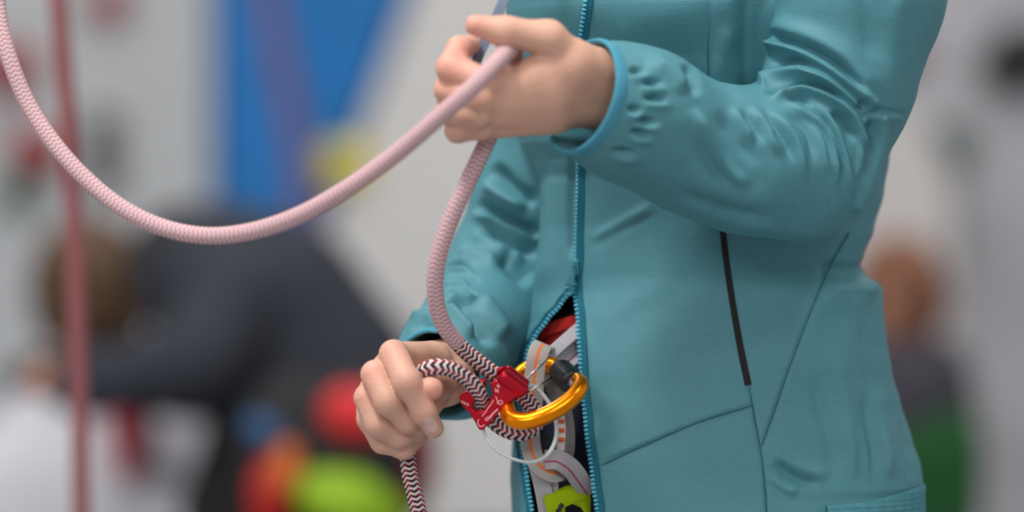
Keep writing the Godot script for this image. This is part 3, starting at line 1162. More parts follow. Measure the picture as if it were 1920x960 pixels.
func seams() -> Array:
	return [
		[[1592, 438], [1562, 490], [1536, 545], [1510, 610], [1480, 690], [1452, 770], [1428, 836]],
		[[1404, 722], [1416, 790], [1427, 850], [1434, 910], [1440, 1010]],
		[[1128, 872], [1220, 830], [1310, 792], [1412, 760]],
		[[1334, -40], [1331, 30], [1327, 100], [1332, 190]],
	]

func left_sleeve_folds(f: Folds) -> void:
	# folds of the upper arm sliding into the elbow: rounded ridges with deep grooves between
	f.add([[1432, 44], [1500, 69], [1552, 91], [1590, 121], [1635, 185]], 0.0050, 26, 12, 0.15)
	f.add([[1436, 66], [1515, 90], [1571, 122], [1628, 182]], -0.0058, 10, 9, 0.15)
	f.add([[1428, 82], [1478, 91], [1523, 114], [1560, 136], [1601, 166], [1648, 205]], 0.0066, 12, 9, 0.08)
	f.add([[1440, 118], [1496, 111], [1545, 133], [1590, 171], [1628, 208]], -0.0062, 9, 8, 0.12)
	f.add([[1422, 160], [1440, 150], [1477, 142], [1507, 140], [1545, 151], [1590, 181], [1610, 200]], 0.0066, 13, 7, 0.05)
	f.add([[1430, 174], [1477, 166], [1515, 155], [1552, 167], [1586, 188]], -0.0055, 6, 6, 0.2)
	f.add([[1440, 186], [1462, 178], [1492, 169], [1522, 174], [1560, 189], [1594, 215], [1612, 252], [1622, 282]], 0.0058, 8, 7, 0.12)
	f.add([[1468, 183], [1500, 183], [1524, 202]], -0.0042, 6, 7, 0.35)
	f.add([[1556, 204], [1582, 230], [1603, 268]], -0.0055, 7, 7, 0.3)
	# forearm: pleats fanning out of the crook
	f.add([[1526, 187], [1552, 219], [1571, 260], [1586, 312], [1594, 361], [1590, 400]], 0.0040, 7, 7, 0.3)
	f.add([[1516, 196], [1544, 226], [1564, 262], [1577, 312], [1580, 350]], -0.0034, 6, 6, 0.3)
	f.add([[1504, 196], [1537, 230], [1556, 260], [1567, 312], [1567, 360]], 0.0038, 6, 7, 0.3)
	f.add([[1496, 206], [1527, 236], [1546, 266], [1557, 312]], -0.0032, 6, 6, 0.3)
	f.add([[1466, 186], [1515, 219], [1537, 252], [1549, 294], [1552, 330]], 0.0038, 8, 7, 0.3)
	f.add([[1470, 206], [1505, 236], [1520, 268], [1528, 310]], -0.0034, 8, 7, 0.3)
	f.add([[1440, 200], [1477, 241], [1496, 275], [1507, 327], [1506, 350]], 0.0038, 8, 8, 0.3)
	f.add([[1425, 200], [1460, 246], [1476, 276], [1488, 312]], -0.0032, 7, 7, 0.3)
	f.add([[1402, 196], [1436, 234], [1447, 264], [1470, 296]], 0.0038, 9, 9, 0.3)
	f.add([[1388, 200], [1416, 240], [1432, 274]], -0.0030, 7, 8, 0.35)
	f.add([[1368, 196], [1387, 226], [1418, 274]], 0.0036, 8, 9, 0.35)
	f.add([[1340, 200], [1362, 236], [1392, 280], [1430, 312]], -0.0036, 14, 14, 0.35)
	f.add([[1300, 196], [1310, 220], [1324, 249], [1346, 294], [1372, 324], [1410, 349]], 0.0054, 10, 12, 0.2)
	f.add([[1300, 240], [1320, 290], [1350, 330], [1390, 356]], -0.0026, 14, 14, 0.35)
	# the outer crease of the elbow
	f.add([[1650, 205], [1651, 252], [1640, 305], [1621, 357], [1600, 404]], 0.0048, 9, 10, 0.1)
	f.add([[1628, 214], [1632, 260], [1621, 312], [1608, 345]], -0.0050, 8, 7, 0.2)
	f.add([[1610, 258], [1612, 300], [1604, 350]], 0.0030, 6, 6, 0.35)
	# underside
	f.add([[1270, 310], [1330, 345], [1400, 368], [1480, 380]], 0.0032, 26, 18, 0.35)
	f.add([[1250, 345], [1310, 375], [1390, 400], [1465, 415]], -0.0030, 10, 14, 0.35)
	f.add([[1350, 400], [1430, 425], [1510, 440], [1580, 440]], 0.0025, 20, 14, 0.35)
	# elbow seam
	f.add([[1614, 220], [1640, 209], [1660, 206], [1695, 214]], -0.0014, 4, 4, 0.05)
	f.add([[1618, 229], [1645, 219], [1692, 224]], 0.0014, 6, 8, 0.05)
	# upper arm, soft
	f.add([[1690, -40], [1678, 60], [1668, 150], [1664, 196]], 0.0030, 22, 22)
	f.add([[1620, -60], [1625, 40], [1640, 120]], -0.0025, 24, 20)
	# gathers behind the cuff
	for d in [[1224, 154, 24], [1228, 184, 26], [1212, 227, 26], [1200, 249, 24], [1168, 285, 28], [1196, 132, 20], [1190, 205, 16]]:
		f.add([[d[0] - d[2], d[1] - 3], [d[0], d[1]], [d[0] + d[2], d[1] + 4]], -0.0050, 6, 7, 0.5)
		f.add([[d[0] - d[2] * 1.2, d[1] + 11], [d[0], d[1] + 13], [d[0] + d[2] * 1.6, d[1] + 19]], 0.0026, 9, 8, 0.5)
	f.add([[1280, 118], [1298, 150], [1306, 185]], -0.0040, 10, 14, 0.3)
	f.add([[1207, 115], [1249, 129], [1275, 151], [1286, 182]], 0.0050, 16, 16, 0.3)

func right_sleeve_folds(f: Folds) -> void:
	var g := func(list: Array) -> Array:            # measured on a crop 2.133 times the size, from (740, 230)
		var o := []
		for p in list:
			o.append([740 + p[0] / 2.133, 230 + p[1] / 2.133])
		return o
	f.add(g.call([[320, 318], [400, 358], [480, 400], [590, 450]]), -0.0075, 10, 14, 0.2)
	f.add(g.call([[300, 350], [400, 400], [500, 445], [590, 480]]), 0.0055, 12, 12)
	f.add(g.call([[330, 420], [430, 465], [520, 500], [590, 540]]), -0.0065, 10, 12)
	f.add(g.call([[300, 450], [420, 500], [540, 550]]), 0.0045, 12, 14)
	f.add(g.call([[390, 160], [450, 235], [520, 290], [590, 310]]), -0.0065, 12, 14)
	f.add(g.call([[350, 230], [430, 290], [540, 340]]), 0.0045, 14, 14)
	f.add(g.call([[420, 520], [500, 590], [560, 640]]), -0.006, 16, 16)
	f.add(g.call([[240, 520], [330, 530], [430, 560]]), 0.0035, 10, 10)
	var n := 0
	for y in [560, 585, 612, 640, 668, 695]:
		f.add(g.call([[190, y + 14], [250, y - 4 + (n % 2) * 8], [310 + (n % 3) * 16, y + (n % 2) * 12]]), 0.0030, 5, 5, 0.3)
		f.add(g.call([[200, y + 28], [260, y + 10 + (n % 2) * 8], [320 + (n % 3) * 14, y + 14 + (n % 2) * 12]]), -0.0030, 4.5, 4.5, 0.3)
		n += 1
	f.add(g.call([[240, 700], [300, 760], [350, 820], [400, 900]]), -0.0055, 10, 14)
	f.add(g.call([[200, 730], [260, 790], [320, 860]]), 0.0045, 12, 12)
	f.add(g.call([[330, 700], [400, 780], [450, 870]]), 0.0050, 14, 14)
	f.add(g.call([[60, 790], [110, 770], [170, 790]]), 0.003, 8, 8)
	f.add(g.call([[50, 830], [110, 806], [190, 826]]), -0.003, 6, 6)
	f.add(g.call([[30, 850], [60, 800], [110, 750]]), 0.003, 8, 8)

func hem(j: Node3D) -> void:
	var pts := PackedVector3Array()
	var uvs := PackedVector2Array()
	var s := 1.0 / PPM
	var rows := 10
	var cols := 220
	var prof := [[0.0, -0.001], [0.004, 0.0012], [0.03, 0.003], [0.2, 0.0042], [0.5, 0.0046], [0.8, 0.0042], [0.97, 0.003], [1.0, 0.0012], [1.0, -0.001], [0.5, -0.002]]
	for r in rows:
		for c in cols:
			var ph := lerpf(1.13, -PI + 0.4, c / float(cols - 1))
			var top := lerpf(936.0, 913.0, smoothstep(1.1, 0.3, ph))
			var py := lerpf(top, 1012.0, prof[r][0])
			var l := side_x(left_side, py)
			var ri := side_x(right_side, py)
			var a := (ri - l) / 2.0
			var b := lut(depth_of, py)
			var co := cos(ph)
			var si := sin(ph)
			var p := Vector3((l + ri) / 2.0 + a * signf(co) * pow(absf(co), 2.0 / POWER), CAM_Y + (480.0 - py) * s, lut(mid_of, py) + b * signf(si) * pow(absf(si), 2.0 / POWER))
			var n := Vector3(co / a, 0, si / b).normalized()
			pts.append(p + n * (prof[r][1] + 0.0006 * sin(c * 1.1)))
			uvs.append(Vector2(c / float(cols) * 0.6, py * s))
	part("hem_band", grid(pts, rows, cols, uvs, false, false), M.rib, j)

func zipper(j: Node3D) -> void:
	# tapes along both edges
	var le := []
	for py in range(-300, 1018, 14):
		le.append([lut(edge_left, py) + 4.5, py])
	part("zip_tape", ribbon(trunk_line(le, 200, 0.0012), 0.0062, 0.0016, Vector3(-0.25, 0, 1)), M.tape, j)
	var re := []
	for py in range(530, 1018, 8):
		re.append([lut(edge_right, py) - 1.0, py])
	part("zip_tape", ribbon(trunk_line(re, 120, 0.0014), 0.0052, 0.0016, Vector3(-0.2, 0, 1)), M.tape, j)
	# teeth, too small to pick apart
	var st := SurfaceTool.new()
	st.begin(Mesh.PRIMITIVE_TRIANGLES)
	for side in 2:
		var c := PackedVector3Array()
		var list := []
		for py in range(-200 if side == 0 else 530, 1018, 8):
			list.append([lut(edge_left, py) - 2.5 if side == 0 else lut(edge_right, py) + 4.0, py])
		var n := 156 if side == 0 else 66
		c = trunk_line(list, n, 0.0024)
		for i in range(1, n):
			var d := (c[i + 1 if i < n else n] - c[i - 1]).normalized()
			var fwd := Vector3(-0.25, 0, 1)
			fwd = (fwd - d * fwd.dot(d)).normalized()
			var b := Basis(d.cross(fwd), d, fwd)
			add_box(st, Transform3D(b, c[i]), Vector3(0.0036, 0.0021, 0.0024), 0.0006)
	st.generate_normals()
	var te := part("zip_teeth", st.commit(), M.teeth, j)
	te.set_meta("kind", "stuff")
	# slider with its pull
	var sc := on_trunk(1080, 503, 0.0035)
	var body := SurfaceTool.new()
	body.begin(Mesh.PRIMITIVE_TRIANGLES)
	add_box(body, Transform3D(Basis(Vector3.BACK, 0.0), sc), Vector3(0.0062, 0.0125, 0.0042), 0.0014)
	add_box(body, Transform3D(Basis(Vector3.BACK, 0.2), sc + Vector3(-0.0012, -0.001, 0.003)), Vector3(0.0022, 0.0085, 0.003), 0.0008)
	body.generate_normals()
	part("zip_slider", body.commit(), M.slider, j)
	var rows := PackedVector3Array()
	var top := sc + Vector3(-0.003, -0.004, 0.0045)
	var low := spot(1066, 546, top.z + 0.001)
	# pull: a flat loop with a round hole
	var dir := (low - top).normalized()
	var side := dir.cross(Vector3(0, 0, 1)).normalized()
	var pull := SurfaceTool.new()
	pull.begin(Mesh.PRIMITIVE_TRIANGLES)
	var ring := PackedVector3Array()
	for k in 33:
		var a := TAU * k / 32.0
		ring.append(low + dir * cos(a) * 0.0030 + side * sin(a) * 0.0030)
	pull.append_from(tube(ring, 0.0014, 10, 1.0, Vector3(0, 0, 1)), 0, Transform3D())
	var stem := PackedVector3Array([top, top.lerp(low, 0.5), low - dir * 0.004])
	pull.append_from(ribbon(curve(stem, 8), func(t): return lerpf(0.0042, 0.0070, t), 0.0022, Vector3(0, 0, 1)), 0, Transform3D())
	part("zip_pull", pull.commit(), M.slider, j)

# ------------------------------------------------------------------ rope, belay device, carabiner, harness
func climbing_gear() -> void:
	# ---- rope
	var rope := thing("climbing_rope", "pink and black-flecked climbing rope looping from upper left through both hands", "rope", Vector3(-0.1, 0, 0.1))
	var slack := sps([[-90, -9000, -0.6], [-30, -1400, -0.1], [-12, -160, 0.06], [-4, 20, 0.085], [16, 105, 0.095], [50, 190, 0.10], [100, 268, 0.11], [160, 335, 0.12], [230, 391, 0.13], [310, 428, 0.14], [390, 442, 0.15], [470, 434, 0.16], [560, 404, 0.175], [650, 354, 0.19], [740, 290, 0.20], [820, 222, 0.213], [890, 160, 0.218], [936, 112, 0.206], [958, 92, 0.186], [966, 110, 0.164], [950, 180, 0.152], [915, 262, 0.150], [880, 335, 0.148], [840, 425, 0.142], [818, 500, 0.134], [817, 560, 0.124], [832, 610, 0.112], [858, 644, 0.100]])
	part("pink_section", tube(curve(slack, 900), 0.0064, 20, 0.0072), M.pink, rope, "pale pink finely patterned stretch of rope")
	var brake := sps([[856, 642, 0.1008], [872, 658, 0.096], [905, 685, 0.090], [942, 712, 0.084], [968, 732, 0.078], [994, 758, 0.072], [1008, 782, 0.070], [998, 803, 0.074], [970, 812, 0.080], [938, 800, 0.082], [914, 776, 0.084], [903, 750, 0.092], [893, 728, 0.100], [872, 706, 0.106], [845, 692, 0.110], [815, 688, 0.112], [792, 698, 0.106], [782, 722, 0.092], [774, 770, 0.072], [765, 828, 0.056], [767, 880, 0.060], [778, 930, 0.068], [790, 985, 0.076], [820, 1200, 0.10], [850, 1700, 0.11], [860, 2600, 0.10], [865, 3170, 0.07]])
	part("banded_section", tube(curve(brake, 900), 0.0062, 20, 0.0084), M.rope, rope, "white rope with black and red zigzags")
	# ---- belay device
	var dev := thing("belay_device", "red metal belay device gripping the zigzag rope below the jacket zip", "belay device", spot(930, 745, 0.09))
	var cr := func(list: Array, z: float) -> Array:       # measured on a crop six times the size, from (850, 670)
		var o := []
		for p in list:
			o.append([850 + p[0] / 6.0, 670 + p[1] / 6.0, z])
		return o
	var plate := [[60, 452], [78, 424], [130, 398], [200, 382], [246, 385], [250, 430], [232, 486], [206, 545], [206, 585], [240, 615], [285, 622], [330, 598], [362, 556], [440, 415], [412, 300], [470, 262], [560, 240], [752, 420], [700, 460], [572, 545], [480, 660], [400, 750], [335, 816], [306, 828], [280, 812], [240, 735], [190, 650], [120, 575], [70, 512]]
	var push := spot(22, -22, 0) - spot(0, 0, 0) + Vector3(0, 0, -0.006)
	push = Vector3(push.x * 0.22, push.y * 0.22, -0.005)
	part("side_plate", prism(cr.call(plate, 0.1015), push, 0.0009), M.red_metal, dev)
	var rear := []
	for p in plate:
		rear.append([p[0] + 105, p[1] - 118])
	rear = rear.slice(0, 5) + [[352, 330], [340, 400], [310, 470], [330, 500], [420, 500], [470, 440], [545, 300], [600, 200], [720, 280], [600, 420], [480, 600], [400, 640], [330, 560], [250, 480], [190, 410]]
	part("side_plate", prism(cr.call(rear, 0.078), push, 0.0009), M.red_metal, dev)
	var bar := sps([cr.call([[548, 205]], 0.0985)[0], cr.call([[700, 322]], 0.0965)[0], cr.call([[778, 384]], 0.0955)[0]])
	part("rope_channel", tube(curve(bar, 12), func(t): return 0.0062, 24, 1.0, Vector3(0, 0, 1), 1.25), M.red_metal, dev)
	var bar2 := sps([cr.call([[590, 160]], 0.090)[0], cr.call([[790, 318]], 0.088)[0]])
	part("bridge", tube(curve(bar2, 12), 0.0058, 20, 1.0, Vector3(0, 0, 1), 1.3), M.red_metal, dev)
	var lip := []
	for k in 17:
		var a := TAU * k / 16.0
		lip.append([850 + (556 + cos(a) * 44 - sin(a) * 30) / 6.0, 670 + (172 + cos(a) * -42 - sin(a) * 36) / 6.0, 0.0955 + 0.004 * sin(a)])
	part("channel_rim", tube(curve(sps(lip), 40), 0.0014, 8), M.red_metal, dev)
	# small printed marks on the plate: a rule, a ring and lines of tiny script
	var ink := SurfaceTool.new()
	ink.begin(Mesh.PRIMITIVE_TRIANGLES)
	var marks := [[[326, 662], [360, 620], [400, 560], [440, 508], [452, 480]], [[286, 700], [275, 730], [290, 770], [325, 778], [348, 760]], [[370, 680], [360, 700], [378, 712], [396, 690], [380, 672]], [[400, 668], [415, 690], [420, 650], [436, 668]], [[440, 650], [436, 632], [452, 640], [446, 622], [464, 628]], [[470, 620], [466, 600], [482, 608], [492, 582], [500, 596]], [[520, 488], [504, 510], [520, 530], [548, 524], [552, 500], [532, 484]], [[478, 440], [488, 470], [500, 500], [492, 520]], [[470, 350], [480, 390], [500, 360], [505, 400]], [[505, 300], [490, 330], [520, 320], [510, 345]], [[90, 490], [100, 512], [112, 494]], [[120, 500], [128, 530], [140, 512]], [[156, 515], [162, 545], [172, 525]]]
	for m in marks:
		ink.append_from(tube(curve(sps(cr.call(m, 0.1016)), 14), 0.00045, 5), 0, Transform3D())
	part("printed_marks", ink.commit(), M.ink, dev, "pale script and symbols")
	var loop := sps([[906, 800, 0.094], [912, 822, 0.098], [936, 848, 0.10], [966, 862, 0.10], [1000, 866, 0.098], [1026, 853, 0.094], [1041, 826, 0.090], [1043, 794, 0.086], [1034, 764, 0.082], [1016, 738, 0.080], [1000, 724, 0.080], [984, 726, 0.084]])
	part("keeper_loop", tube(curve(loop, 90), func(t): return lerpf(0.0011, 0.0017, smoothstep(0.2, 0.5, t)), 10), M.cable, dev, "light grey cable loop")
	# ---- carabiner
	var car := thing("carabiner", "orange locking carabiner with dark screw sleeve joining device and harness", "carabiner", spot(1020, 745, 0.09))
	var spine := sps([[1034, 681, 0.058], [1005, 684, 0.050], [980, 694, 0.048], [964, 714, 0.054], [954, 740, 0.072], [951, 764, 0.094], [960, 785, 0.106], [985, 790, 0.111], [1020, 780, 0.112], [1056, 760, 0.109], [1080, 738, 0.104], [1089, 720, 0.097], [1083, 710, 0.090]])
	part("frame", tube(curve(spine, 120), func(t): return 0.0052 + 0.0014 * smoothstep(0.35, 0.6, t) * smoothstep(1.02, 0.9, t), 24, 1.0, Vector3(0, 0.3, 1)), M.orange, car)
	var nose := sps([[1014, 690, 0.056], [1030, 684, 0.060], [1042, 686, 0.062]])
	part("nose", tube(curve(nose, 10), 0.0062, 14), M.orange, car)
	var gate := part("gate", tube(curve(sps([[1040, 685, 0.063], [1062, 705, 0.077], [1084, 722, 0.094]]), 14), 0.0046, 16), M.silver, car)
	part("screw_sleeve", tube(curve(sps([[1050, 695, 0.070], [1056, 701, 0.074], [1065, 709, 0.080], [1071, 715, 0.083]]), 18), func(t): return 0.0096 + 0.0004 * sin(t * 40.0), 28), M.sleeve_metal, gate, "dark knurled sleeve")
	part("wire_keeper", tube(curve(sps([[983, 714, 0.084], [1003, 695, 0.082], [1024, 675, 0.072]]), 20), 0.0009, 10), M.steel, car)
	part("wire_keeper", tube(curve(sps([[993, 734, 0.092], [1015, 720, 0.086], [1036, 704, 0.074]]), 20), 0.0009, 10), M.steel, car)
	harness()

func harness() -> void:
	var h := thing("climbing_harness", "grey webbing harness with orange stripes showing through the open jacket", "harness", spot(1040, 780, 0.05))
	var strap := func(called: String, list: Array, w, m: Material, thick := 0.0026, face := Vector3(-0.1, 0.1, 1), label := "") -> MeshInstance3D:
		return part(called, ribbon(curve(sps(list), 40), w, thick, face, 0.02), m, h, label)
	strap.call("belay_loop", [[1022, 648, 0.040], [1014, 652, 0.056], [1008, 668, 0.062], [1003, 700, 0.062], [999, 750, 0.060], [994, 800, 0.058], [996, 840, 0.058], [1008, 868, 0.060], [1034, 886, 0.058], [1052, 884, 0.046]], func(t): return lerpf(0.0165, 0.0150, t), M.web_orange, 0.003, Vector3(-0.15, 0.1, 1), "grey belay loop with an orange stripe")
	strap.call("tie_in_strap", [[1016, 678, 0.050], [1046, 651, 0.038], [1072, 628, 0.020], [1100, 604, 0.000]], 0.0100, M.web_plain)
	strap.call("tie_in_strap", [[1030, 706, 0.046], [1060, 678, 0.034], [1084, 658, 0.015], [1108, 640, 0.000]], 0.0150, M.web_magenta)
	strap.call("waist_strap", [[1028, 690, 0.034], [1044, 730, 0.040], [1054, 770, 0.043], [1060, 810, 0.044], [1058, 850, 0.042], [1046, 872, 0.036]], 0.0150, M.web_dark)
	strap.call("size_label", [[1050, 775, 0.0465], [1053, 800, 0.0475], [1051, 845, 0.0465]], 0.0062, M.label_white, 0.001)
	for y in [790, 807, 824]:
		strap.call("label_bar", [[1052.5, y - 3.6, 0.0484], [1052.5, y, 0.0486], [1052.2, y + 3.6, 0.0484]], 0.0050, M.label_orange, 0.0008)
	strap.call("leg_strap", [[1022, 862, 0.062], [1044, 862, 0.064], [1068, 876, 0.058], [1090, 904, 0.044], [1112, 936, 0.028], [1125, 965, 0.018]], 0.0155, M.web_magenta)
	strap.call("leg_strap", [[1004, 862, 0.050], [1012, 890, 0.050], [1020, 925, 0.048], [1026, 960, 0.044]], 0.0135, M.web_plain)
	strap.call("leg_strap", [[1034, 882, 0.048], [1036, 905, 0.046], [1036, 945, 0.042]], 0.0090, M.web_salmon)
	var arch := []
	for a in [[1018, 932], [1040, 922], [1062, 911], [1085, 912], [1100, 921], [1112, 930], [1121, 950], [1126, 1000], [1108, 1000], [1101, 968], [1088, 951], [1072, 945], [1060, 952], [1058, 1000], [1032, 1000], [1026, 960]]:
		arch.append([a[0], a[1], 0.054 - (a[0] - 1020) * 0.00022])
	part("padded_strap", prism(arch, Vector3(0, 0, -0.008), 0.0022), M.lime, h, "neon lime padded strap")
	strap.call("strap_print", [[1044, 966, 0.0496], [1047, 954, 0.0490], [1053, 944, 0.0478]], 0.0050, M.black, 0.0006)
	# red waistband of the clothes under the jacket
	var st := part("waist_belt", ribbon(trunk_inset([[985, 640], [1010, 628], [1050, 612], [1090, 602], [1140, 598]], 0.010), 0.0100, 0.007, Vector3(-0.2, 0.2, 1)), M.red_cloth, h, "red waist belt")
	part("belt_padding", ribbon(trunk_inset([[985, 672], [1010, 660], [1050, 640], [1090, 628], [1140, 622]], 0.0145), 0.0190, 0.004, Vector3(-0.2, 0.2, 1)), M.red_cloth, st)

func trunk_inset(list: Array, inset: float) -> PackedVector3Array:
	var p := PackedVector3Array()
	for a in list:
		p.append(on_trunk(a[0], a[1], 0.0, inset))
	return curve(p, 40)

# ------------------------------------------------------------------ behind: wall panels, holds, ropes, people
func panel(called: String, list: Array, z: float, thick: float, m: Material, label: String) -> void:
	var poly := []
	for a in list:
		poly.append([a[0], a[1], z])
	var o := part(called, prism(poly, Vector3(0, 0, -thick), 0.01), m, self)
	tag(o, label, "wall panel", "climbing wall panels")

func hold(px: float, py: float, size: float, m: Material, label: String, seed_: int, z := -6.0) -> void:
	var at := spot(px, py, z)
	var r := RandomNumberGenerator.new()
	r.seed = seed_
	var acc := fresh()
	var bones := []
	for k in 4:
		var a := TAU * k / 4.0 + r.randf()
		bones.append([Vector3(0, 0, size * 0.3), Vector3(cos(a) * size * 0.6, sin(a) * size * 0.5, size * 0.1), size * 0.55, size * (0.25 + 0.25 * r.randf())])
	nets([bones], size * 0.16, 8.0 / size, 10.0 / size, acc)
	var t := thing("climbing_hold", label, "climbing hold", at, "climbing holds on the wall")
	var o := part("grip", solid(acc), m, t)
	o.position = Vector3(0, 0, 0)
	var b := part("bolt", tube(PackedVector3Array([Vector3(0, 0, size * 0.6), Vector3(0, 0, size * 0.9)]), size * 0.14, 10), M.steel, t)
	b.position = Vector3.ZERO

func bones_mesh(groups: Array, cell: float, kin := 60.0, kout := 110.0) -> ArrayMesh:
	var acc := fresh()
	nets(groups, cell, kin, kout, acc)
	return solid(acc)

func background() -> void:
	var blue := mat(Color(0.0, 0.50, 0.82), 0.6)
	blue.albedo_texture = noise_tex(0.01, 33, 0.85, 1.0)
	blue.uv1_triplanar = true
	blue.uv1_scale = Vector3(0.8, 0.8, 0.8)
	panel("wall_panel", [[405, -160], [815, -160], [600, 420], [560, 720], [560, 1000], [405, 1000]], -6.0, 0.19, blue, "blue climbing wall panel with a slanted right edge")
	panel("wall_panel", [[826, -160], [1120, -160], [1120, 1000], [572, 1000], [572, 720], [612, 425]], -5.98, 0.21, mat(Color(0.87, 0.87, 0.86), 0.7), "off-white climbing wall panel right of the blue one")
	var grey := mat(Color(0.74, 0.76, 0.77), 0.8)
	panel("wall_panel", [[-160, -160], [395, -160], [395, 1000], [-160, 1000]], -6.0, 0.19, grey, "pale grey climbing wall panel left of the blue one")
	panel("wall_panel", [[1720, 200], [1785, 330], [1790, 1000], [1500, 1000], [1500, 200]], -5.99, 0.2, mat(Color(0.82, 0.81, 0.80), 0.7), "white climbing wall panel behind the jacket's elbow")
	var red := mat(Color(0.62, 0.10, 0.12), 0.6)
	var green := mat(Color(0.10, 0.30, 0.18), 0.6)
	var dark := mat(Color(0.13, 0.13, 0.15), 0.6)
	var yellow := mat(Color(0.93, 0.86, 0.30), 0.6)
	hold(68, 285, 0.085, red, "dark red climbing hold above the green one", 1)
	hold(36, 368, 0.06, green, "dark green climbing hold under the red one at far left", 2)
	hold(14, 130, 0.09, red, "red climbing hold near the rope's upper left end", 3)
	hold(208, 5, 0.07, red, "red climbing hold beside the hanging rope at the top edge", 4)
	hold(196, 245, 0.06, mat(Color(0.32, 0.33, 0.34), 0.6), "upper dark grey climbing hold left of the blue panel", 5)
	hold(200, 325, 0.06, mat(Color(0.32, 0.33, 0.34), 0.6), "lower dark grey climbing hold left of the blue panel", 6)
	hold(650, 312, 0.085, yellow, "yellow climbing hold at the blue panel's slanted edge", 7)
	hold(1908, 110, 0.12, dark, "black climbing hold at the top right", 8, -6.2)
	hold(1785, 272, 0.08, mat(Color(0.35, 0.43, 0.42), 0.6), "grey-green climbing hold right of the elbow", 9, -6.2)
	hold(1705, 110, 0.045, mat(Color(0.50, 0.36, 0.33), 0.6), "brown climbing hold behind the upper arm", 10, -6.2)
	# hanging ropes
	var hang := mat(Color(0.53, 0.31, 0.32), 0.85)
	var ro := part("hanging_rope", tube(curve(sps([[90, -4300, -1.0], [106, -60, -0.8], [122, 150, -0.8], [136, 380, -0.8], [146, 640, -0.8], [152, 980, -0.8], [160, 2500, -0.8]]), 700), 0.0095, 14), hang, self)
	tag(ro, "dusty red rope hanging straight down at the left", "rope")
	var ro2 := part("hanging_rope", tube(curve(sps([[380, -1500, -5.2], [500, -40, -5.2], [560, 300, -5.2], [590, 640, -5.2], [600, 1200, -5.2]]), 60), 0.028, 12), mat(Color(0.45, 0.36, 0.52), 0.85), self)
	tag(ro2, "thick purple rope hanging in front of the blue panel", "rope")
	bending_person()
	child_in_white()
	child_in_green()
	backpack()

func figure_skin() -> StandardMaterial3D:
	return mat(Color(0.78, 0.56, 0.45), 0.6)

# mid-background, 5.5 m from the camera: 0.917 mm for each photo pixel
func bending_person() -> void:
	var z := -3.0
	var t := thing("person", "blurred person in a dark navy jacket bending forward to the left", "person", spot(600, 1690, z))
	var navy := mat(Color(0.155, 0.175, 0.215), 0.85)
	var black := mat(Color(0.05, 0.05, 0.055), 0.85)
	var skin := figure_skin()
	var body := [chain([[620, 830, z, 0.10], [480, 600, z, 0.10], [370, 540, z, 0.07], [330, 500, z + 0.02, 0.05]]), chain([[345, 500, z - 0.02, 0.075], [330, 520, z - 0.02, 0.065]]),
		chain([[420, 560, z + 0.16, 0.05], [360, 690, z + 0.24, 0.04], [170, 715, z + 0.22, 0.032], [110, 716, z + 0.22, 0.03], [70, 712, z + 0.22, 0.018]]),
		chain([[420, 560, z - 0.16, 0.05], [380, 720, z - 0.2, 0.04], [240, 730, z - 0.12, 0.032], [200, 726, z - 0.1, 0.018]]),
		chain([[262, 545, z + 0.02, 0.016], [258, 560, z + 0.02, 0.014]])]
	part("body", bones_mesh(body, 0.018), skin, t)
	part("coat", bones_mesh([chain([[640, 860, z, 0.15], [600, 720, z, 0.165], [500, 590, z, 0.165], [410, 530, z, 0.14]]),
		chain([[440, 560, z + 0.14, 0.085], [370, 680, z + 0.24, 0.065], [180, 716, z + 0.22, 0.05], [120, 716, z + 0.22, 0.045]]),
		chain([[440, 560, z - 0.14, 0.085], [385, 715, z - 0.2, 0.065], [250, 730, z - 0.12, 0.05]])], 0.022), navy, t)
	part("hair", bones_mesh([chain([[350, 480, z - 0.01, 0.09], [335, 510, z, 0.085], [325, 550, z + 0.02, 0.06]])], 0.016), mat(Color(0.11, 0.11, 0.13), 0.7), t)
	part("trousers", bones_mesh([chain([[630, 880, z + 0.09, 0.12], [470, 1150, z + 0.12, 0.085], [540, 1560, z + 0.1, 0.065]]), chain([[630, 880, z - 0.09, 0.12], [520, 1150, z - 0.12, 0.085], [600, 1560, z - 0.1, 0.065]]), chain([[450, 800, z + 0.05, 0.06], [430, 960, z + 0.1, 0.075], [470, 1150, z + 0.12, 0.08]])], 0.022), black, t)
	for s in [[525, 0.1], [585, -0.1]]:
		part("shoe", bones_mesh([chain([[s[0] + 10, 1640, z + s[1], 0.048], [s[0] - 130, 1655, z + s[1] + 0.03, 0.036]])], 0.014), mat(Color(0.2, 0.2, 0.22), 0.7), t)

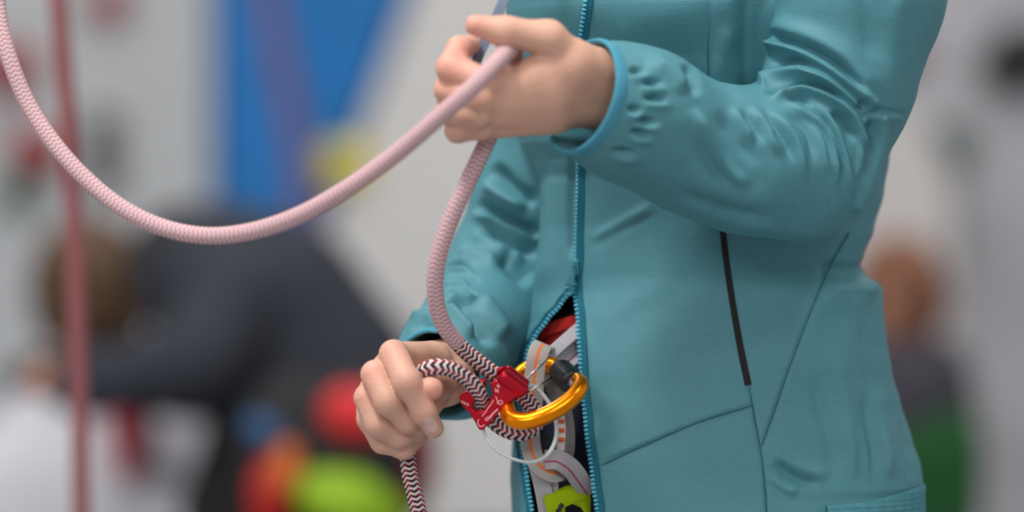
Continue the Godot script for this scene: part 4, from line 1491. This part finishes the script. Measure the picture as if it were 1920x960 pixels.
func child_in_white() -> void:
	var z := -3.4
	var t := thing("person", "blurred brown-haired child in a white shirt with red print at far left", "person", spot(165, 1560, z))
	var skin := figure_skin()
	var body := [chain([[165, 1130, z, 0.10], [165, 760, z, 0.10], [165, 680, z, 0.05]]), chain([[165, 660, z, 0.045], [165, 560, z, 0.07], [165, 520, z, 0.08]]), chain([[165, 560, z + 0.08, 0.014], [165, 585, z + 0.09, 0.014]]),
		chain([[70, 745, z, 0.04], [10, 930, z + 0.03, 0.032], [40, 1070, z + 0.1, 0.026], [45, 1120, z + 0.11, 0.02]]), chain([[260, 745, z, 0.04], [320, 930, z + 0.03, 0.032], [295, 1070, z + 0.1, 0.026], [290, 1120, z + 0.11, 0.02]]),
		chain([[125, 1150, z, 0.06], [120, 1380, z, 0.045], [120, 1560, z, 0.035]]), chain([[210, 1150, z, 0.06], [215, 1380, z, 0.045], [215, 1560, z, 0.035]])]
	part("body", bones_mesh(body, 0.016), skin, t)
	var shirt := part("shirt", bones_mesh([chain([[165, 1100, z, 0.145], [165, 900, z, 0.150], [165, 780, z, 0.125]]), chain([[100, 760, z, 0.07], [-5, 900, z + 0.02, 0.068], [-10, 990, z + 0.05, 0.06]]), chain([[240, 760, z, 0.07], [325, 900, z + 0.02, 0.068], [335, 990, z + 0.05, 0.06]])], 0.02), mat(Color(0.84, 0.85, 0.88), 0.85), t)
	part("print", bones_mesh([chain([[225, 745, z + 0.13, 0.022], [245, 790, z + 0.14, 0.03], [240, 880, z + 0.14, 0.024]])], 0.008), mat(Color(0.72, 0.22, 0.26), 0.8), shirt)
	part("scarf", bones_mesh([chain([[40, 712, z + 0.02, 0.035], [165, 700, z + 0.06, 0.045], [290, 700, z + 0.02, 0.05]]), chain([[90, 705, z - 0.05, 0.05], [240, 700, z - 0.05, 0.05]])], 0.016), mat(Color(0.10, 0.10, 0.12), 0.85), t)
	part("hair", bones_mesh([chain([[165, 500, z - 0.01, 0.098], [172, 560, z - 0.03, 0.10], [175, 620, z - 0.04, 0.075]]), chain([[110, 530, z, 0.05], [105, 600, z, 0.04]]), chain([[225, 530, z + 0.02, 0.05], [230, 610, z, 0.04]]), chain([[165, 510, z + 0.055, 0.06], [165, 590, z + 0.05, 0.05]])], 0.016), mat(Color(0.34, 0.25, 0.17), 0.7), t)
	part("trousers", bones_mesh([chain([[125, 1150, z, 0.085], [120, 1500, z, 0.06]]), chain([[210, 1150, z, 0.085], [215, 1500, z, 0.06]])], 0.02), mat(Color(0.25, 0.28, 0.33), 0.85), t)

func child_in_green() -> void:
	var z := -4.0
	var t := thing("person", "blurred brown-haired child in a dark top and green shorts behind the jacket", "person", spot(1700, 1510, z))
	var skin := figure_skin()
	var body := [chain([[1705, 870, z, 0.085], [1700, 720, z, 0.08], [1690, 660, z, 0.045]]), chain([[1690, 650, z, 0.045], [1683, 570, z, 0.068], [1683, 540, z, 0.078]]), chain([[1650, 560, z + 0.07, 0.014], [1648, 580, z + 0.08, 0.012]]),
		chain([[1640, 690, z, 0.035], [1610, 820, z + 0.03, 0.028], [1630, 930, z + 0.08, 0.02]]), chain([[1765, 690, z, 0.035], [1792, 780, z - 0.03, 0.028], [1765, 850, z - 0.1, 0.022], [1745, 860, z - 0.12, 0.018]]),
		chain([[1670, 900, z, 0.055], [1668, 1200, z, 0.042], [1668, 1480, z, 0.03]]), chain([[1745, 900, z, 0.055], [1760, 1200, z, 0.042], [1765, 1480, z, 0.03]])]
	part("body", bones_mesh(body, 0.016), skin, t)
	part("hair", bones_mesh([chain([[1685, 520, z, 0.09], [1690, 570, z - 0.02, 0.088], [1692, 620, z - 0.03, 0.06]]), chain([[1700, 530, z + 0.04, 0.055], [1705, 610, z + 0.03, 0.045]])], 0.016), mat(Color(0.50, 0.33, 0.24), 0.7), t)
	part("shirt", bones_mesh([chain([[1705, 790, z, 0.10], [1700, 720, z, 0.105], [1695, 690, z, 0.08]]), chain([[1765, 690, z, 0.055], [1792, 770, z - 0.03, 0.045]]), chain([[1640, 690, z, 0.055], [1612, 790, z + 0.03, 0.045]])], 0.018), mat(Color(0.25, 0.24, 0.28), 0.85), t)
	part("shorts", bones_mesh([chain([[1720, 800, z, 0.105], [1725, 850, z, 0.11]]), chain([[1670, 850, z, 0.085], [1668, 960, z, 0.075]]), chain([[1756, 840, z, 0.095], [1768, 950, z, 0.08]])], 0.018), mat(Color(0.08, 0.33, 0.14), 0.85), t)
	part("leggings", bones_mesh([chain([[1670, 930, z, 0.062], [1668, 1440, z, 0.042]]), chain([[1762, 930, z, 0.066], [1765, 1440, z, 0.042]])], 0.018), mat(Color(0.03, 0.36, 0.36), 0.85), t)

func backpack() -> void:
	var z := -2.5                                # 5 m from the camera: 0.833 mm for each photo pixel
	var tb := thing("bench", "dark bench carrying the black backpack", "bench", spot(640, 1824, z))
	var dark := mat(Color(0.12, 0.11, 0.11), 0.7)
	var top := part("bench_top", box_mesh(Vector3(0.62, 0.04, 0.34), 0.008), dark, tb)
	top.position = Vector3(0, 0.66, 0)
	for s in [[-0.27, -0.13], [0.27, -0.13], [-0.27, 0.13], [0.27, 0.13]]:
		var l := part("leg", box_mesh(Vector3(0.04, 0.64, 0.04), 0.005), dark, tb)
		l.position = Vector3(s[0], 0.32, s[1])
	var t := thing("backpack", "black backpack with red, lime green and orange pockets on the bench", "backpack", spot(640, 1003, z))
	part("pack_body", bones_mesh([chain([[560, 900, z, 0.09], [560, 800, z, 0.085]]), chain([[700, 900, z, 0.09], [700, 790, z, 0.085]]), chain([[560, 850, z, 0.10], [700, 850, z, 0.10]])], 0.016), mat(Color(0.11, 0.11, 0.12), 0.85), t)
	part("top_pocket", bones_mesh([chain([[652, 774, z + 0.09, 0.042], [700, 776, z + 0.09, 0.042]])], 0.01), mat(Color(0.82, 0.15, 0.16), 0.7), t, "bright red round pocket")
	part("front_pocket", bones_mesh([chain([[600, 928, z + 0.11, 0.038], [660, 945, z + 0.12, 0.040], [730, 972, z + 0.10, 0.03]])], 0.01), mat(Color(0.54, 0.70, 0.08), 0.7), t, "lime green pocket")
	part("side_strap", bones_mesh([chain([[512, 870, z + 0.08, 0.016], [510, 920, z + 0.10, 0.022], [505, 985, z + 0.09, 0.026]])], 0.008), mat(Color(0.72, 0.10, 0.10), 0.7), t, "red strap")
	part("side_pocket", bones_mesh([chain([[540, 850, z + 0.10, 0.02], [535, 900, z + 0.12, 0.026]])], 0.008), mat(Color(0.74, 0.38, 0.12), 0.7), t, "orange pocket")
	part("tag", bones_mesh([chain([[480, 800, z + 0.08, 0.02], [505, 815, z + 0.08, 0.024]])], 0.008), mat(Color(0.16, 0.33, 0.50), 0.7), t, "blue tag")
	part("haul_strap", tube(curve(sps([[760, 780, z + 0.06], [790, 850, z + 0.08], [785, 930, z + 0.07]]), 14), 0.018, 12), mat(Color(0.45, 0.10, 0.12), 0.8), t, "dark red strap")
